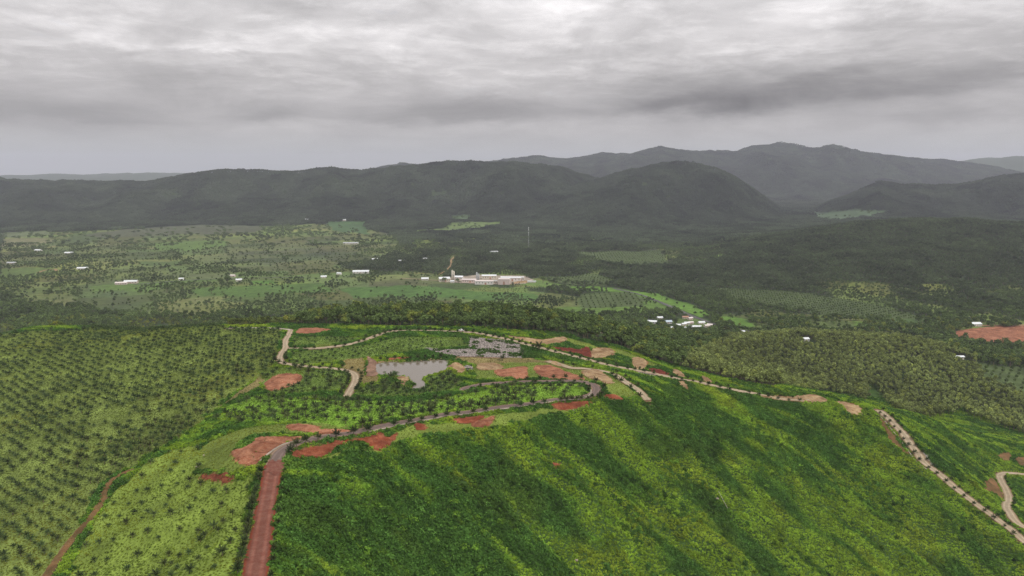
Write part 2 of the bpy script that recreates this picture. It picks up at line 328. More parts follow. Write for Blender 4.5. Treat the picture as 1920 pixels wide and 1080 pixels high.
def leaf_mat(name, spread=.35, trans=.25):
    """foliage: colour comes with each plant (attribute tint), varied leaf by leaf"""
    m, nt, N, L, b = nodes_of(name)
    a = N.new('ShaderNodeAttribute'); a.attribute_type = 'INSTANCER'; a.attribute_name = 'tint'
    geo = N.new('ShaderNodeNewGeometry')
    r = N.new('ShaderNodeMapRange'); r.inputs[3].default_value = 1 - spread; r.inputs[4].default_value = 1 + spread
    L.new(geo.outputs['Random Per Island'], r.inputs[0])
    v = N.new('ShaderNodeVectorMath'); v.operation = 'SCALE'; L.new(a.outputs['Vector'], v.inputs[0]); L.new(r.outputs[0], v.inputs['Scale'])
    d = N.new('ShaderNodeBsdfDiffuse'); t = N.new('ShaderNodeBsdfTranslucent'); mx = N.new('ShaderNodeMixShader'); mx.inputs[0].default_value = trans
    L.new(v.outputs[0], d.inputs[0]); L.new(v.outputs[0], t.inputs[0]); L.new(d.outputs[0], mx.inputs[1]); L.new(t.outputs[0], mx.inputs[2])
    N.remove(b); L.new(mx.outputs[0], N['Material Output'].inputs['Surface'])
    return m
leaf_mat('leaf'); leaf_mat('canopy_leaf', .45, .1); leaf_mat('palm_leaf', .25, .2)

def mesh_obj(name, verts, faces, mat=None, parent=None, smooth=False, mats=None, midx=None, link=True):
    me = bpy.data.meshes.new(name); me.from_pydata([tuple(v) for v in verts], [], [tuple(f) for f in faces])
    for mm in (mats or ([mat] if mat else [])): me.materials.append(MATS[mm] if isinstance(mm, str) else mm)
    if midx is not None: me.polygons.foreach_set('material_index', midx)
    if smooth: me.polygons.foreach_set('use_smooth', [True] * len(me.polygons))
    me.update(); o = bpy.data.objects.new(name, me)
    if link: COL.objects.link(o)
    if parent is not None: o.parent = parent
    return o
def tag(o, label=None, cat=None, group=None, kind=None):
    for k, v in (('label', label), ('category', cat), ('group', group), ('kind', kind)):
        if v: o[k] = v
    return o
def empty(name, loc, rz=0.0):
    o = bpy.data.objects.new(name, None); COL.objects.link(o); o.location = loc; o.rotation_euler = (0, 0, rz); o.empty_display_size = .5; return o
def Hs(x, y): return float(H(np.array([x]), np.array([y]))[0])

# ------------------------------------------------------------------ layout of the near ground (photo pixels -> world metres)
def line(pts, n=5): return smooth_poly(hits(pts), n, closed=False)
ROADS = {  # name: (centre line, width, material)
 'red_dirt_road': ([(470,1130),(478,1080),(486,1030),(494,980),(501,940),(508,900),(514,872)], 7.2, 'laterite_road'),
 'asphalt_road': ([(514,872),(519,858),(530,845),(550,834),(575,826),(604,820),(645,814),(680,808),(720,799),(760,792),(811,783),(836,778),(883,773),(933,765),(967,761),(1011,755),(1044,750),(1078,747),(1105,743),(1118,734),(1116,724),(1100,718),(1078,715),(1022,716),(967,717),(911,721),(883,726),(868,731)], 6.4, 'asphalt'),
 'concrete_lane': ([(546,619),(541,629),(535,641),(535,652),(529,662),(525,670),(526,677),(534,682),(552,685),(578,688),(605,690),(628,692),(648,695),(662,700),(667,708),(664,720),(656,734),(650,744)], 5.6, 'concrete'),
 'ridge_road': ([(538,654),(555,654),(580,654),(611,652),(650,647),(678,640),(706,630),(733,622),(761,620.5),(803,620.5),(840,621.5),(872,623),(900,626),(939,634),(972,642),(994,648),(1022,655),(1050,662),(1078,669),(1106,676),(1133,683),(1161,689),(1189,694),(1217,699),(1250,706),(1278,712),(1306,716),(1336,723),(1371,730),(1406,737),(1440,741),(1481,748),(1520,751)], 6.4, 'concrete'),
 'descending_road': ([(1647,769),(1664,783),(1681,800),(1695,816),(1708,834),(1721,852),(1733,868),(1760,888),(1786,911),(1810,930),(1833,948),(1855,963),(1877,980),(1897,995),(1922,1015),(1985,1065)], 7.2, 'concrete'),
 'hairpin_road': ([(1990,905),(1945,893),(1920,890),(1900,888),(1882,888),(1874,893),(1879,906),(1888,924),(1891,938),(1887,952),(1895,966),(1908,980),(1925,993)], 6.0, 'concrete'),
 'concrete_track': ([(1027,678),(1050,684),(1072,690),(1100,692),(1130,697),(1156,705),(1172,716),(1194,730),(1209,744),(1214,752)], 5.6, 'concrete'),
 'farm_track': ([(60,1125),(97,1066),(130,1020),(157,987),(185,950),(202,912),(222,893),(245,880)], 3.0, 'brown_soil'),
 'back_lane': ([(425,616.5),(470,615.5),(515,616),(546,619)], 4.0, 'pale_concrete')}
KERBS = [  # concrete gutters beside the roads
 [(484,874),(489,863),(499,853),(514,842),(531,833),(556,826.5)], [(650,745),(690,748),(762,749),(790,746),(820,740),(845,735),(867,731)],
 [(690,812),(740,801),(811,787),(836,781),(883,776.5),(933,769),(967,765),(1011,758.5),(1044,753.5),(1090,751)], [(1098,747),(1106,741),(1108,732),(1103,725)], [(1649,778),(1672,806),(1695,833),(1708,852),(1722,868),(1738,880)]]
SOIL = [  # name, material, outline, how far it is cut level into the ground
 ('levelled_soil_pad','salmon_soil',[(479,823),(496,820),(535,819),(568,819),(557,825),(531,831),(513,840),(496,855),(487,863),(482,874),(465,872),(443,865),(434,848),(454,841),(469,832)],.5),
 ('soil_bank','salmon_soil',[(542,797),(596,799),(601,805),(655,805),(673,806),(644,811),(601,816),(592,812),(546,806)],0),
 ('excavated_soil','red_soil',[(542,850),(557,843),(601,831),(640,824),(651,823),(699,818),(716,811),(723,819),(749,812),(719,843),(701,843),(684,830),(662,828),(640,834),(622,845),(601,856),(579,856),(557,861)],.4),
 ('soil_scrape','red_soil',[(375,894),(393,888),(426,890),(439,897),(426,901),(393,900)],0),
 ('levelled_soil_pad','salmon_soil',[(497,719),(522,702),(558,702),(564,711),(550,722),(522,731),(506,733)],.75),
 ('levelled_soil_pad','salmon_soil',[(553,622),(567,615),(611,616),(622,620),(592,626),(561,627)],.6),
 ('soil_scrape','tan_soil',[(894,687),(906,681),(927,681),(943,687),(938,693),(918,694),(899,693)],0),
 ('levelled_soil_pad','salmon_soil',[(927,696),(945,692),(984,688),(989,696),(987,712),(966,712),(961,705),(940,705)],.8),
 ('levelled_soil_pad','salmon_soil',[(1002,691),(1005,686),(1030,686),(1048,691),(1064,698),(1090,705),(1095,711),(1055,712),(1019,711),(1012,703),(1005,698)],.3),
 ('soil_scrape','tan_soil',[(1090,696),(1104,693),(1126,696),(1136,703),(1150,717),(1136,719),(1122,712),(1104,709)],0),
 ('levelled_soil_pad','tan_soil',[(952,629),(984,632),(1019,636),(1055,632),(1064,638),(1055,643),(1028,646),(1011,647),(984,640),(966,635)],.5),
 ('soil_bank','dark_red_soil',[(1034,648),(1044,651),(1064,652),(1087,655),(1097,650),(1106,655),(1110,671),(1099,670),(1081,664),(1058,660),(1044,656)],0),
 ('levelled_soil_pad','tan_soil',[(1110,654),(1136,652),(1152,659),(1150,666),(1136,670),(1111,671)],.6),
 ('levelled_soil_pad','tan_soil',[(1183,674),(1194,670),(1211,676),(1214,688),(1203,693),(1189,691)],.5),
 ('soil_bank','dark_red_soil',[(1217,691),(1235,692),(1250,698),(1256,704),(1235,702),(1220,698)],0),
 ('soil_scrape','tan_soil',[(1260,693),(1271,694),(1284,704),(1282,708),(1266,704)],.4),
 ('soil_scrape','tan_soil',[(1314,706),(1323,707),(1336,716),(1334,719),(1321,716)],.4),
 ('levelled_soil_pad','tan_soil',[(1428,741),(1450,739),(1481,742),(1524,740),(1542,745),(1551,752),(1535,755),(1492,754),(1437,748)],.5),
 ('levelled_soil_pad','tan_soil',[(1568,752),(1581,752),(1601,757),(1614,765),(1615,774),(1608,778),(1590,774),(1581,761)],.5),
 ('soil_bank','brown_soil',[(1649,781),(1668,807),(1690,835),(1702,851),(1693,845),(1672,829),(1659,804)],0),
 ('eroded_gully','tan_soil',[(1271,715),(1284,716),(1292,732),(1287,731),(1277,724)],0),
 ('excavated_soil','red_soil',[(1035,760),(1060,756),(1104,754),(1111,756),(1090,762),(1073,767),(1051,769)],0),
 ('excavated_soil','red_soil',[(1133,742),(1154,740),(1170,749),(1150,749),(1133,746)],0),
 ('excavated_soil','red_soil',[(846,787),(867,783),(906,780),(892,791),(878,795),(861,793)],.5),
 ('levelled_soil_pad','salmon_soil',[(882,796),(906,786),(928,780),(922,794),(906,802),(892,802)],.3),
 ('soil_scrape','red_soil',[(780,795),(797,797),(798,805),(783,805)],0),
 ('pond_rock_apron','pink_rock',[(689,668),(700,674),(709,680),(709,689),(710,692),(709,704),(689,704),(687,691),(690,680)],0),
 ('pond_sand_spit','tan_soil',[(744,710),(751,706),(766,708),(765,716),(761,724),(755,723),(751,715)],0),
 ('soil_bank','red_soil',[(727,672),(751,670),(770,671),(748,675),(729,676)],0),
 ('outlet_soil','tan_soil',[(838,688),(848,684),(862,682),(872,690),(868,700),(858,698),(848,693)],0),
 ('soil_bank','brown_soil',[(1845,905),(1862,898),(1874,912),(1880,930),(1862,925),(1845,915)],0),
 ('soil_bank','brown_soil',[(1870,853),(1890,848),(1897,858),(1885,864)],0),
 ('soil_bank','brown_soil',[(1905,858),(1940,858),(1940,874),(1912,872)],0),
 ('soil_scrape','tan_soil',[(1028,676),(1046,680),(1060,686),(1046,686),(1034,682)],0),
 ('soil_scrape','red_soil',[(1038,868),(1050,870),(1049,875),(1041,874)],0)]
POND = [(710,681),(760,678.5),(835,675),(839,687),(835,693),(821,699),(811,701),(793,707),(790,712),(796,716),(794,729),(782,731),(773,730),(777,719),(770,715),(768,707),(746,705),(735,703),(712,702)]
FIELDS_NEAR = [  # outline, palm spacing, palm height, ground kind
 ([(-300,640),(0,628),(150,620),(300,614),(430,617),(530,618),(522,650),(512,690),(470,715),(420,750),(380,790),(320,830),(262,865),(222,885),(198,905),(150,990),(80,1080),(40,1140),(-300,1140)], 6.4, 3.5, 'dull'),
 ([(270,872),(330,842),(372,835),(385,870),(362,890),(440,905),(478,890),(468,960),(450,1080),(440,1130),(100,1130),(160,1010),(215,925)], 9.2, 3.0, 'mid'),
 ([(400,790),(430,760),(480,740),(520,745),(640,750),(760,754),(870,738),(960,722),(1092,720),(1098,735),(1040,745),(900,766),(800,778),(720,790),(640,800),(540,793),(450,795)], 6.6, 4.0, 'bright'),
 ([(660,738),(690,725),(740,715),(772,733),(798,732),(800,710),(840,697),(870,715),(862,728),(780,744),(700,744)], 5.6, 4.2, 'dark'),
 ([(480,690),(520,690),(560,690),(640,698),(655,705),(650,730),(570,738),(520,740),(500,735)], 6.5, 3.6, 'dark'),
 ([(550,632),(690,632),(640,644),(548,650)], 7.0, 2.6, 'dark'),
 ([(545,660),(640,653),(690,646),(740,632),(870,632),(876,650),(800,655),(700,668),(600,682),(548,682)], 7.5, 2.4, 'dark')]
LAWN = [[(350,880),(390,830),(450,805),(545,795),(700,800),(560,815),(470,820),(432,850),(445,868),(485,876),(430,885)],
        [(555,868),(640,840),(700,848),(760,800),(860,790),(940,775),(1040,765),(1120,757),(1040,775),(930,800),(820,812),(740,826),(660,846)],
        [(890,680),(1030,675),(1130,697),(1200,745),(1150,745),(1130,720),(1000,710),(890,712)], [(1060,632),(1090,640),(1120,650),(1160,655),(1190,665),(1250,690),(1220,688),(1180,672),(1110,652),(1070,645)],
        [(600,640),(690,660),(690,668),(560,690),(545,682)]]
DRY = [[(640,669),(685,668),(687,704),(716,706),(708,714),(681,722),(674,711),(672,701),(658,693),(640,692)], [(860,655),(1000,672),(1030,680),(890,684),(850,676)], [(440,740),(500,695),(515,690),(512,700),(470,735),(400,770),(380,785),(330,830),(322,825)]]
ROCKS = [[(879,631),(892,633),(940,637),(977,647),(980,664),(966,663),(913,658),(879,652)], [(796,651),(830,655),(860,655),(880,654),(931,660),(980,666),(980,671),(913,670),(860,669),(835,665),(805,660)], [(868,686),(886,684),(886,694),(876,696)], [(1170,692),(1215,699),(1250,707),(1215,704)], [(1722,846),(1740,855),(1752,872),(1738,866)]]
BACK = [(-400,630),(-300,628),(0,620),(100,614),(300,607),(430,611.5),(520,609),(560,612),(625,612),(740,615),(860,616),(950,624),(1065,630),(1090,643),(1160,651),(1185,662),(1240,682),(1300,697),(1380,717),(1450,728),(1550,736),(1640,757),(1700,780),(1800,800),(1920,838),(2100,900)]

GW, GH = GX1 - GX0 + 1, GY1 - GY0 + 1
COVER = np.zeros((GH, GW), np.uint8)      # 0 thicket 1 road 2 soil 3 water 4 lawn 5 dry 6 rocks 10+ fields
def stamp_poly(poly, val, grow=0.0):
    poly = np.asarray(poly); x0, y0 = np.floor(poly.min(0)) - 2; x1, y1 = np.ceil(poly.max(0)) + 2
    i0, i1 = int(max(0, x0 - GX0)), int(min(GW, x1 - GX0)); j0, j1 = int(max(0, y0 - GY0)), int(min(GH, y1 - GY0))
    if i1 <= i0 or j1 <= j0: return None
    sl = (slice(j0, j1), slice(i0, i1)); X_, Y_ = gxs[sl], gys[sl]; wv = 7.0 if val in (4, 5) or (val or 0) >= 10 else 1.5
    k = inside(poly, X_ + (fbm(X_ / 9, Y_ / 9, 3, 301) - .5) * wv, Y_ + (fbm(X_ / 9, Y_ / 9, 3, 302) - .5) * wv)
    if val is not None: COVER[sl][k] = val
    return sl, k
w_fields = [(hits(f[0]), *f[1:]) for f in FIELDS_NEAR]
w_soil = [(n, m_, smooth_poly(hits(p), 5), c) for n, m_, p, c in SOIL]
w_pond = smooth_poly(np.stack(at_z(np.array([p[0] for p in POND]), np.array([p[1] for p in POND]), -15.0), 1), 4)
w_rocks = [hits(p) for p in ROCKS]; w_lawn = [hits(p) for p in LAWN]; w_dry = [hits(p) for p in DRY]
w_roads = {k: (line(v[0]), v[1], v[2]) for k, v in ROADS.items()}
w_kerbs = [line(k) for k in KERBS]
_b = hits(BACK); _ang = np.arctan2(_b[:, 0], _b[:, 1]); _o = np.argsort(_ang)
def back_y(x, y): return np.interp(np.arctan2(x, y), _ang[_o], np.hypot(_b[:, 0], _b[:, 1])[_o])
def resample(P, step):
    d = np.r_[0, np.cumsum(np.hypot(*np.diff(P, axis=0).T))]; n = max(2, int(d[-1] / step) + 1); s = np.linspace(0, d[-1], n)
    return np.stack([np.interp(s, d, P[:, 0]), np.interp(s, d, P[:, 1])], 1)
for p in w_lawn: stamp_poly(p, 4)
for p in w_dry: stamp_poly(p, 5)
for i, f in enumerate(w_fields): stamp_poly(f[0], 10 + i)
# level the pads, cut the pond bed, grade the roads
def blur(a, n=1):
    for _ in range(n):
        p = np.pad(a, 1, mode='edge'); a = (p[1:-1, 1:-1] * 4 + p[:-2, 1:-1] + p[2:, 1:-1] + p[1:-1, :-2] + p[1:-1, 2:]) / 8
    return a
for n, m_, p, cut in w_soil:
    r = stamp_poly(p, 2)
    if r and cut and r[1].any():
        sl, k = r; z = NEAR[sl]; lo = np.percentile(z[k], 22); w = blur(k.astype(float), 2); NEAR[sl] = z * (1 - w * cut) + lo * w * cut
for p in w_rocks: stamp_poly(p, 6)
r = stamp_poly(w_pond, 3); sl, k = r; sl = (slice(sl[0].start - 6, sl[0].stop + 6), slice(sl[1].start - 6, sl[1].stop + 6)); k = inside(w_pond, gxs[sl], gys[sl])
w = blur(k.astype(float), 3); NEAR[sl] = np.where(w > .02, np.minimum(NEAR[sl], -14.6 - 2.2 * w), np.maximum(NEAR[sl], -14.7))
for name, (P, wd, m_) in w_roads.items():
    Q = resample(P, 1.0); z = H(Q[:, 0], Q[:, 1])
    z = np.convolve(np.pad(z, 6, mode='edge'), np.ones(13) / 13, 'valid'); R = int(wd / 2 + 4)
    best = {}
    D = np.full(NEAR.shape, 99.0, np.float32); Zr = np.zeros(NEAR.shape, np.float32)
    for (x, y), zz in zip(Q, z):
        i, j = int(x - GX0), int(y - GY0)
        if not (R < i < GW - R - 1 and R < j < GH - R - 1): continue
        sl = (slice(j - R, j + R + 1), slice(i - R, i + R + 1)); d = np.hypot(gxs[sl] - x, gys[sl] - y); k = d < D[sl]
        D[sl][k] = d[k]; Zr[sl][k] = zz
    k = D < wd / 2 + 3.5; w = 1 - sstep(wd / 2 + .3, wd / 2 + 3.5, D[k]); NEAR[k] = NEAR[k] * (1 - w) + Zr[k] * w
    COVER[D < wd / 2 + .35] = 1
for P in w_kerbs:
    for x, y in resample(P, .8): COVER[int(round(y - GY0)), int(round(x - GX0))] = 1
def cover_at(x, y):
    i = np.clip(np.round(x - GX0).astype(int), 0, GW - 1); j = np.clip(np.round(y - GY0).astype(int), 0, GH - 1); return COVER[j, i]

# ------------------------------------------------------------------ layout of the valley
VFIELDS = [  # open fields in the valley: outline, grass colour
 ([(740,434),(830,428),(845,417),(960,415),(930,424),(890,432),(780,438)], (.17,.24,.075)), ([(840,404),(880,402),(880,414),(850,416)], (.10,.16,.07)),
 ([(1050,540),(1085,537),(1150,541),(1235,551),(1260,560),(1300,575),(1335,590),(1310,597),(1275,582),(1235,562),(1150,549),(1060,546)], (.16,.30,.05)),
 ([(1335,596),(1370,592),(1400,597),(1415,612),(1375,614),(1345,606)], (.16,.30,.05)), ([(1040,578),(1120,572),(1210,572),(1250,575),(1262,584),(1160,590),(1060,590)], (.15,.25,.05)),
 ([(1180,566),(1240,564),(1262,574),(1225,578)], (.14,.24,.05)), ([(285,458),(360,452),(420,450),(430,463),(350,470),(290,470)], (.15,.24,.06)), ([(0,448),(70,446),(105,452),(60,462),(0,466)], (.24,.24,.12)),
 ([(0,505),(60,500),(112,506),(90,514),(0,519)], (.15,.22,.06)), ([(168,537),(235,530),(330,526),(400,521),(410,525),(330,532),(268,545),(180,546)], (.15,.24,.06)),
 ([(0,436),(90,432),(100,440),(0,446)], (.16,.20,.09)), ([(150,440),(300,425),(400,421),(500,424),(480,437),(330,440),(200,446)], (.12,.135,.075)),
 ([(1515,398),(1600,394),(1672,395),(1650,404),(1580,416),(1530,412)], (.11,.17,.085)), ([(475,526),(510,524),(520,531),(480,533)], (.14,.28,.05)),
 ([(610,415),(690,415),(690,440),(620,432)], (.09,.17,.06)), ([(340,540),(460,535),(600,530),(640,545),(480,556),(380,556)], (.12,.21,.05)), ([(640,540),(760,535),(880,545),(1000,552),(1010,566),(900,562),(760,556),(660,560)], (.11,.21,.05)),
 ([(260,490),(350,488),(345,498),(270,500)], (.13,.20,.06)), ([(820,522),(890,516),(985,517),(1012,526),(985,534),(900,534),(830,530)], (.42,.36,.28)), ([(985,520),(1030,530),(1080,537),(1040,541),(970,535)], (.18,.28,.07)),
 ([(1600,592),(1680,588),(1760,600),(1700,608),(1640,604)], (.10,.16,.05)), ([(1590,600),(1625,603),(1632,612),(1600,610)], (.15,.25,.05)), ([(1815,645),(1880,643),(1925,648),(1930,668),(1880,656),(1830,655)], (.10,.20,.05)), ([(1882,657),(1925,655),(1960,672),(1925,680),(1890,672)], (.26,.24,.11)),
 ([(1275,598),(1318,600),(1330,612),(1280,616),(1262,606)], (.15,.22,.06))]
VSCRUB = [[(0,438),(500,424),(640,418),(740,440),(760,470),(640,505),(820,512),(830,530),(1050,552),(1120,570),(1060,592),(900,575),(600,588),(350,592),(180,585),(0,560)], [(1330,590),(1500,590),(1700,600),(1780,615),(1600,620),(1420,622),(1340,610)]]
ORCHARD = [([(1085,553),(1180,548),(1225,562),(1200,574),(1100,580),(1075,566)], 13, .5), ([(1080,472),(1240,470),(1260,495),(1180,500),(1090,482)], 14, .8), ([(1020,518),(1120,514),(1165,530),(1130,538),(1040,530)], 12, .7), ([(1830,680),(1925,690),(1990,760),(1925,745),(1850,715)], 9, -1.2), ([(1330,540),(1480,545),(1640,570),(1740,600),(1560,595),(1380,570)], 8.5, .6)]
SITE = [(1785,625),(1837,615),(1925,612),(1965,640),(1925,643),(1850,643),(1837,641),(1815,636)]
def valley_cover(x, y, z=None):
    """ground colour and tree density for valley and hills, at world points"""
    if z is None: z = H(x, y)
    px, py = project(x, y, z); wn = 34 * np.minimum(1.0, 1500 / np.maximum(y, 300)); px = px + (fbm(x / 70, y / 110, 3, 311) - .5) * wn; py = py + (fbm(x / 70, y / 110, 3, 312) - .5) * wn * .28
    n1 = fbm(x / 260, y / 420, 3, 90); n2 = fbm(x / 60, y / 90, 3, 95)
    scrub = np.zeros(x.shape, bool)
    for p in VSCRUB: scrub |= inside(p, px, py)
    mosaic = (~scrub) & (y > 1150) & (y < 3000) & (n1 > .58) & (n2 > .46) & (z < VALLEY + 14); scrub |= mosaic
    dens = np.where(scrub, np.clip((n2 - .50) * 4.5 + (n1 - .5) * 4 + .42, 0.06, .95), .97)
    grass = np.stack([.118 + .10 * (n1 - .5) + .05 * (n2 - .4), .158 + .15 * (n1 - .5) + .07 * (n2 - .4), .050 + 0 * n1], -1)
    # parcels of differing crop and age, with hedges along their edges
    wx = x + (fbm(x / 90, y / 90, 2, 361) - .5) * 80; wy = y + (fbm(x / 90, y / 90, 2, 362) - .5) * 80; ca, cb = (wx * .93 + wy * .37) / 150, (wy * .93 - wx * .37) / 105
    ph = _hash(np.floor(ca), np.floor(cb), 363); ph2 = _hash(np.floor(ca), np.floor(cb), 364); hedge = (np.minimum(ca % 1, cb % 1 * .7) < .07)
    grass = grass * (.62 + .62 * ph)[..., None] * np.stack([.9 + .35 * ph2, np.ones_like(ph2), .95 + .2 * ph2], -1)
    dens = np.where(scrub, np.clip(dens * (.45 + .95 * _hash(np.floor(ca), np.floor(cb), 365)) + .35 * hedge, .02, .89), dens)
    col = np.where(scrub[..., None], grass, np.array([.045, .066, .026]))
    orch = np.zeros(x.shape, int)
    for p, c in VFIELDS:
        k = inside(p, px, py); col[k] = np.array(c) * (.50 + .42 * n2[k])[:, None]; dens = np.where(k, np.clip((n2 - .56) * 4, 0.015, .6) if c[0] < .3 else 0, dens)
    for i, (p, s, a) in enumerate(ORCHARD):
        k = inside(p, px, py); orch[k] = i + 1; dens = np.where(k, 0, dens); col[k] = np.array((.085, .118, .042)) * (.7 + .4 * n2[k])[:, None]
    k = inside(SITE, px, py); dens = np.where(k, 0, dens)
    return col, dens, orch, px, py

# ------------------------------------------------------------------ the ground sheet
GCOL = {0: (.045, .085, .018), 1: (.20, .12, .07), 2: (.30, .12, .06), 3: (.16, .11, .07), 4: (.150, .200, .036), 5: (.22, .18, .07), 6: (.20, .18, .16)}
FCOL = {'dull': (.172, .224, .050), 'mid': (.190, .260, .044), 'bright': (.190, .330, .038), 'dark': (.135, .205, .040)}
def ground_colour(x, y, z):
    col, dens, *_ = valley_cover(x, y, z)
    near = (np.hypot(x, y) < back_y(x, y) + 2 + 95 * sstep(1540, 1640, CX + F_PX * x / np.maximum(y, 50))) & (np.abs(x) < 780) & (y < 1300)
    c = cover_at(x, y)
    n = fbm(x / 14, y / 14, 3, 33)
    lut = np.zeros((32, 3))
    for k_, v in GCOL.items(): lut[k_] = v
    for i, f in enumerate(w_fields): lut[10 + i] = FCOL[f[3]]
    nc = lut[c] * (.75 + .5 * n)[..., None]
    return np.where(near[..., None], nc, col)
def build_ground():
    rs = [105.0]
    while rs[-1] < 16000: rs.append(rs[-1] * (1.0058 if rs[-1] < 5000 else 1.012))
    ph = np.radians(np.linspace(-56, 56, 640))
    R_, P_ = np.meshgrid(np.array(rs), ph, indexing='ij'); X = R_ * np.sin(P_); Y = R_ * np.cos(P_)
    Z = H(X.ravel(), Y.ravel()).reshape(X.shape)
    nr, nc = X.shape
    V = np.stack([X, Y, Z], -1).reshape(-1, 3)
    idx = np.arange(nr * nc).reshape(nr, nc)
    Fq = np.stack([idx[:-1, :-1], idx[:-1, 1:], idx[1:, 1:], idx[1:, :-1]], -1).reshape(-1, 4)
    me = bpy.data.meshes.new('ground'); me.vertices.add(len(V)); me.vertices.foreach_set('co', V.ravel())
    me.loops.add(Fq.size); me.loops.foreach_set('vertex_index', Fq.ravel().astype(np.int32))
    me.polygons.add(len(Fq)); me.polygons.foreach_set('loop_start', np.arange(0, Fq.size, 4, dtype=np.int32)); me.polygons.foreach_set('loop_total', np.full(len(Fq), 4, np.int32))
    me.polygons.foreach_set('use_smooth', np.ones(len(Fq), bool)); me.update(calc_edges=True); me.validate()
    C = ground_colour(X.ravel(), Y.ravel(), Z.ravel())
    a = me.color_attributes.new('cover', 'FLOAT_COLOR', 'POINT'); a.data.foreach_set('color', np.c_[C, np.ones(len(C))].ravel().astype(np.float32))
    o = bpy.data.objects.new('ground', me); COL.objects.link(o)
    m, nt, N, L, b = nodes_of('ground_cover')
    at = N.new('ShaderNodeAttribute'); at.attribute_name = 'cover'; geo = N.new('ShaderNodeNewGeometry')
    def nz(s, d=5):
        n = N.new('ShaderNodeTexNoise'); n.inputs['Scale'].default_value = s; n.inputs['Detail'].default_value = d; n.inputs['Roughness'].default_value = .65; L.new(geo.outputs['Position'], n.inputs['Vector']); return n.outputs[0]
    n1 = nz(.9); n2 = nz(.06)
    mul = N.new('ShaderNodeMath'); mul.operation = 'MULTIPLY'; L.new(n1, mul.inputs[0]); L.new(n2, mul.inputs[1])
    mr = N.new('ShaderNodeMapRange'); L.new(mul.outputs[0], mr.inputs[0]); mr.inputs[1].default_value = .12; mr.inputs[2].default_value = .40; mr.inputs[3].default_value = .55; mr.inputs[4].default_value = 1.45
    v = N.new('ShaderNodeVectorMath'); v.operation = 'SCALE'; L.new(at.outputs['Color'], v.inputs[0]); L.new(mr.outputs[0], v.inputs['Scale'])
    L.new(v.outputs[0], b.inputs['Base Color']); b.inputs['Roughness'].default_value = .95; b.inputs['Specular IOR Level'].default_value = .1
    bp = N.new('ShaderNodeBump'); bp.inputs['Strength'].default_value = .5; bp.inputs['Distance'].default_value = .6; L.new(n1, bp.inputs['Height']); L.new(bp.outputs[0], b.inputs['Normal'])
    me.materials.append(m); tag(o, kind='structure', label='green hills and valley floor under the plants')
build_ground()

def drape(name, poly, mat, lift=.15, step=2.0, label=None, kind='structure', jitter=.9):
    poly = np.asarray(poly, float)
    per = np.hypot(*np.diff(np.r_[poly, poly[:1]], axis=0).T).sum(); st = max(step, per / 250)
    P = resample(np.r_[poly, poly[:1]], st * .7)[:-1]
    P = P + (np.stack([fbm(P[:, 0] / 3, P[:, 1] / 3, 2, 7), fbm(P[:, 0] / 3, P[:, 1] / 3, 2, 8)], 1) - .5) * 2 * jitter * st
    x0, y0 = P.min(0); x1, y1 = P.max(0)
    gx, gy = np.meshgrid(np.arange(x0, x1, st), np.arange(y0, y1, st)); gx = gx + RNG.uniform(-.2, .2, gx.shape) * st; gy = gy + RNG.uniform(-.2, .2, gy.shape) * st
    k = inside(P, gx, gy); pts = [Vector(p) for p in P] + [Vector((a, b)) for a, b in zip(gx[k], gy[k])]
    n = len(P)
    res = delaunay_2d_cdt(pts, [(i, (i + 1) % n) for i in range(n)], [list(range(n))], 1, 1e-4)
    vx = np.array([v[:] for v in res[0]]); z = H(vx[:, 0], vx[:, 1]) + lift
    if 'soil' in name or name in ('eroded_gully', 'pond_rock_apron', 'pond_sand_spit'): z[n:] += np.clip(fbm(vx[n:, 0] / 4.5, vx[n:, 1] / 4.5, 3, 350) - .42, 0, 1) * 2.2
    o = mesh_obj(name, np.c_[vx, z], [f for f in res[2]], mat, smooth=True)
    return tag(o, label, kind=kind)
def strip(name, P, width, mat, lift=.2, step=1.5, label=None, wobble=.35, thick=0.0):
    Q = resample(P, step); T = np.gradient(Q, axis=0); T /= np.linalg.norm(T, axis=1)[:, None] + 1e-9; Nn = np.stack([T[:, 1], -T[:, 0]], 1)
    s = np.arange(len(Q)) * step; off = np.linspace(-.5, .5, 11 if width > 2 else 3); V = []
    for c in off:
        e = width * c + (np.sign(c) * (fbm(s / 4, s * 0 + c * 9 + Q[0, 0], 4, 3, .7) - .5) * 3 * wobble if abs(c) > .45 else 0)
        V.append(Q + Nn * (np.zeros(len(Q)) + e)[:, None])
    V = np.stack(V, 1); nr, nc = V.shape[:2]; F_ = V.reshape(-1, 2)
    zz = H(F_[:, 0], F_[:, 1]) + lift
    idx = np.arange(nr * nc).reshape(nr, nc); Fq = np.stack([idx[:-1, :-1], idx[:-1, 1:], idx[1:, 1:], idx[1:, :-1]], -1).reshape(-1, 4)
    V3 = np.c_[F_, zz]
    if thick:
        base = len(V3); low = V3.copy(); low[:, 2] -= thick; V3 = np.r_[V3, low]; Fq = list(map(tuple, Fq))
        for c in (0, nc - 1):
            for i in range(nr - 1): Fq.append((idx[i, c], idx[i + 1, c], base + idx[i + 1, c], base + idx[i, c]))
    o = mesh_obj(name, V3, Fq, mat, smooth=not thick)
    ac = np.tile(off, nr); ac = np.r_[ac, ac] if thick else ac; o.data.attributes.new('across', 'FLOAT', 'POINT').data.foreach_set('value', ac.astype(np.float32))
    return tag(o, label, kind='structure')
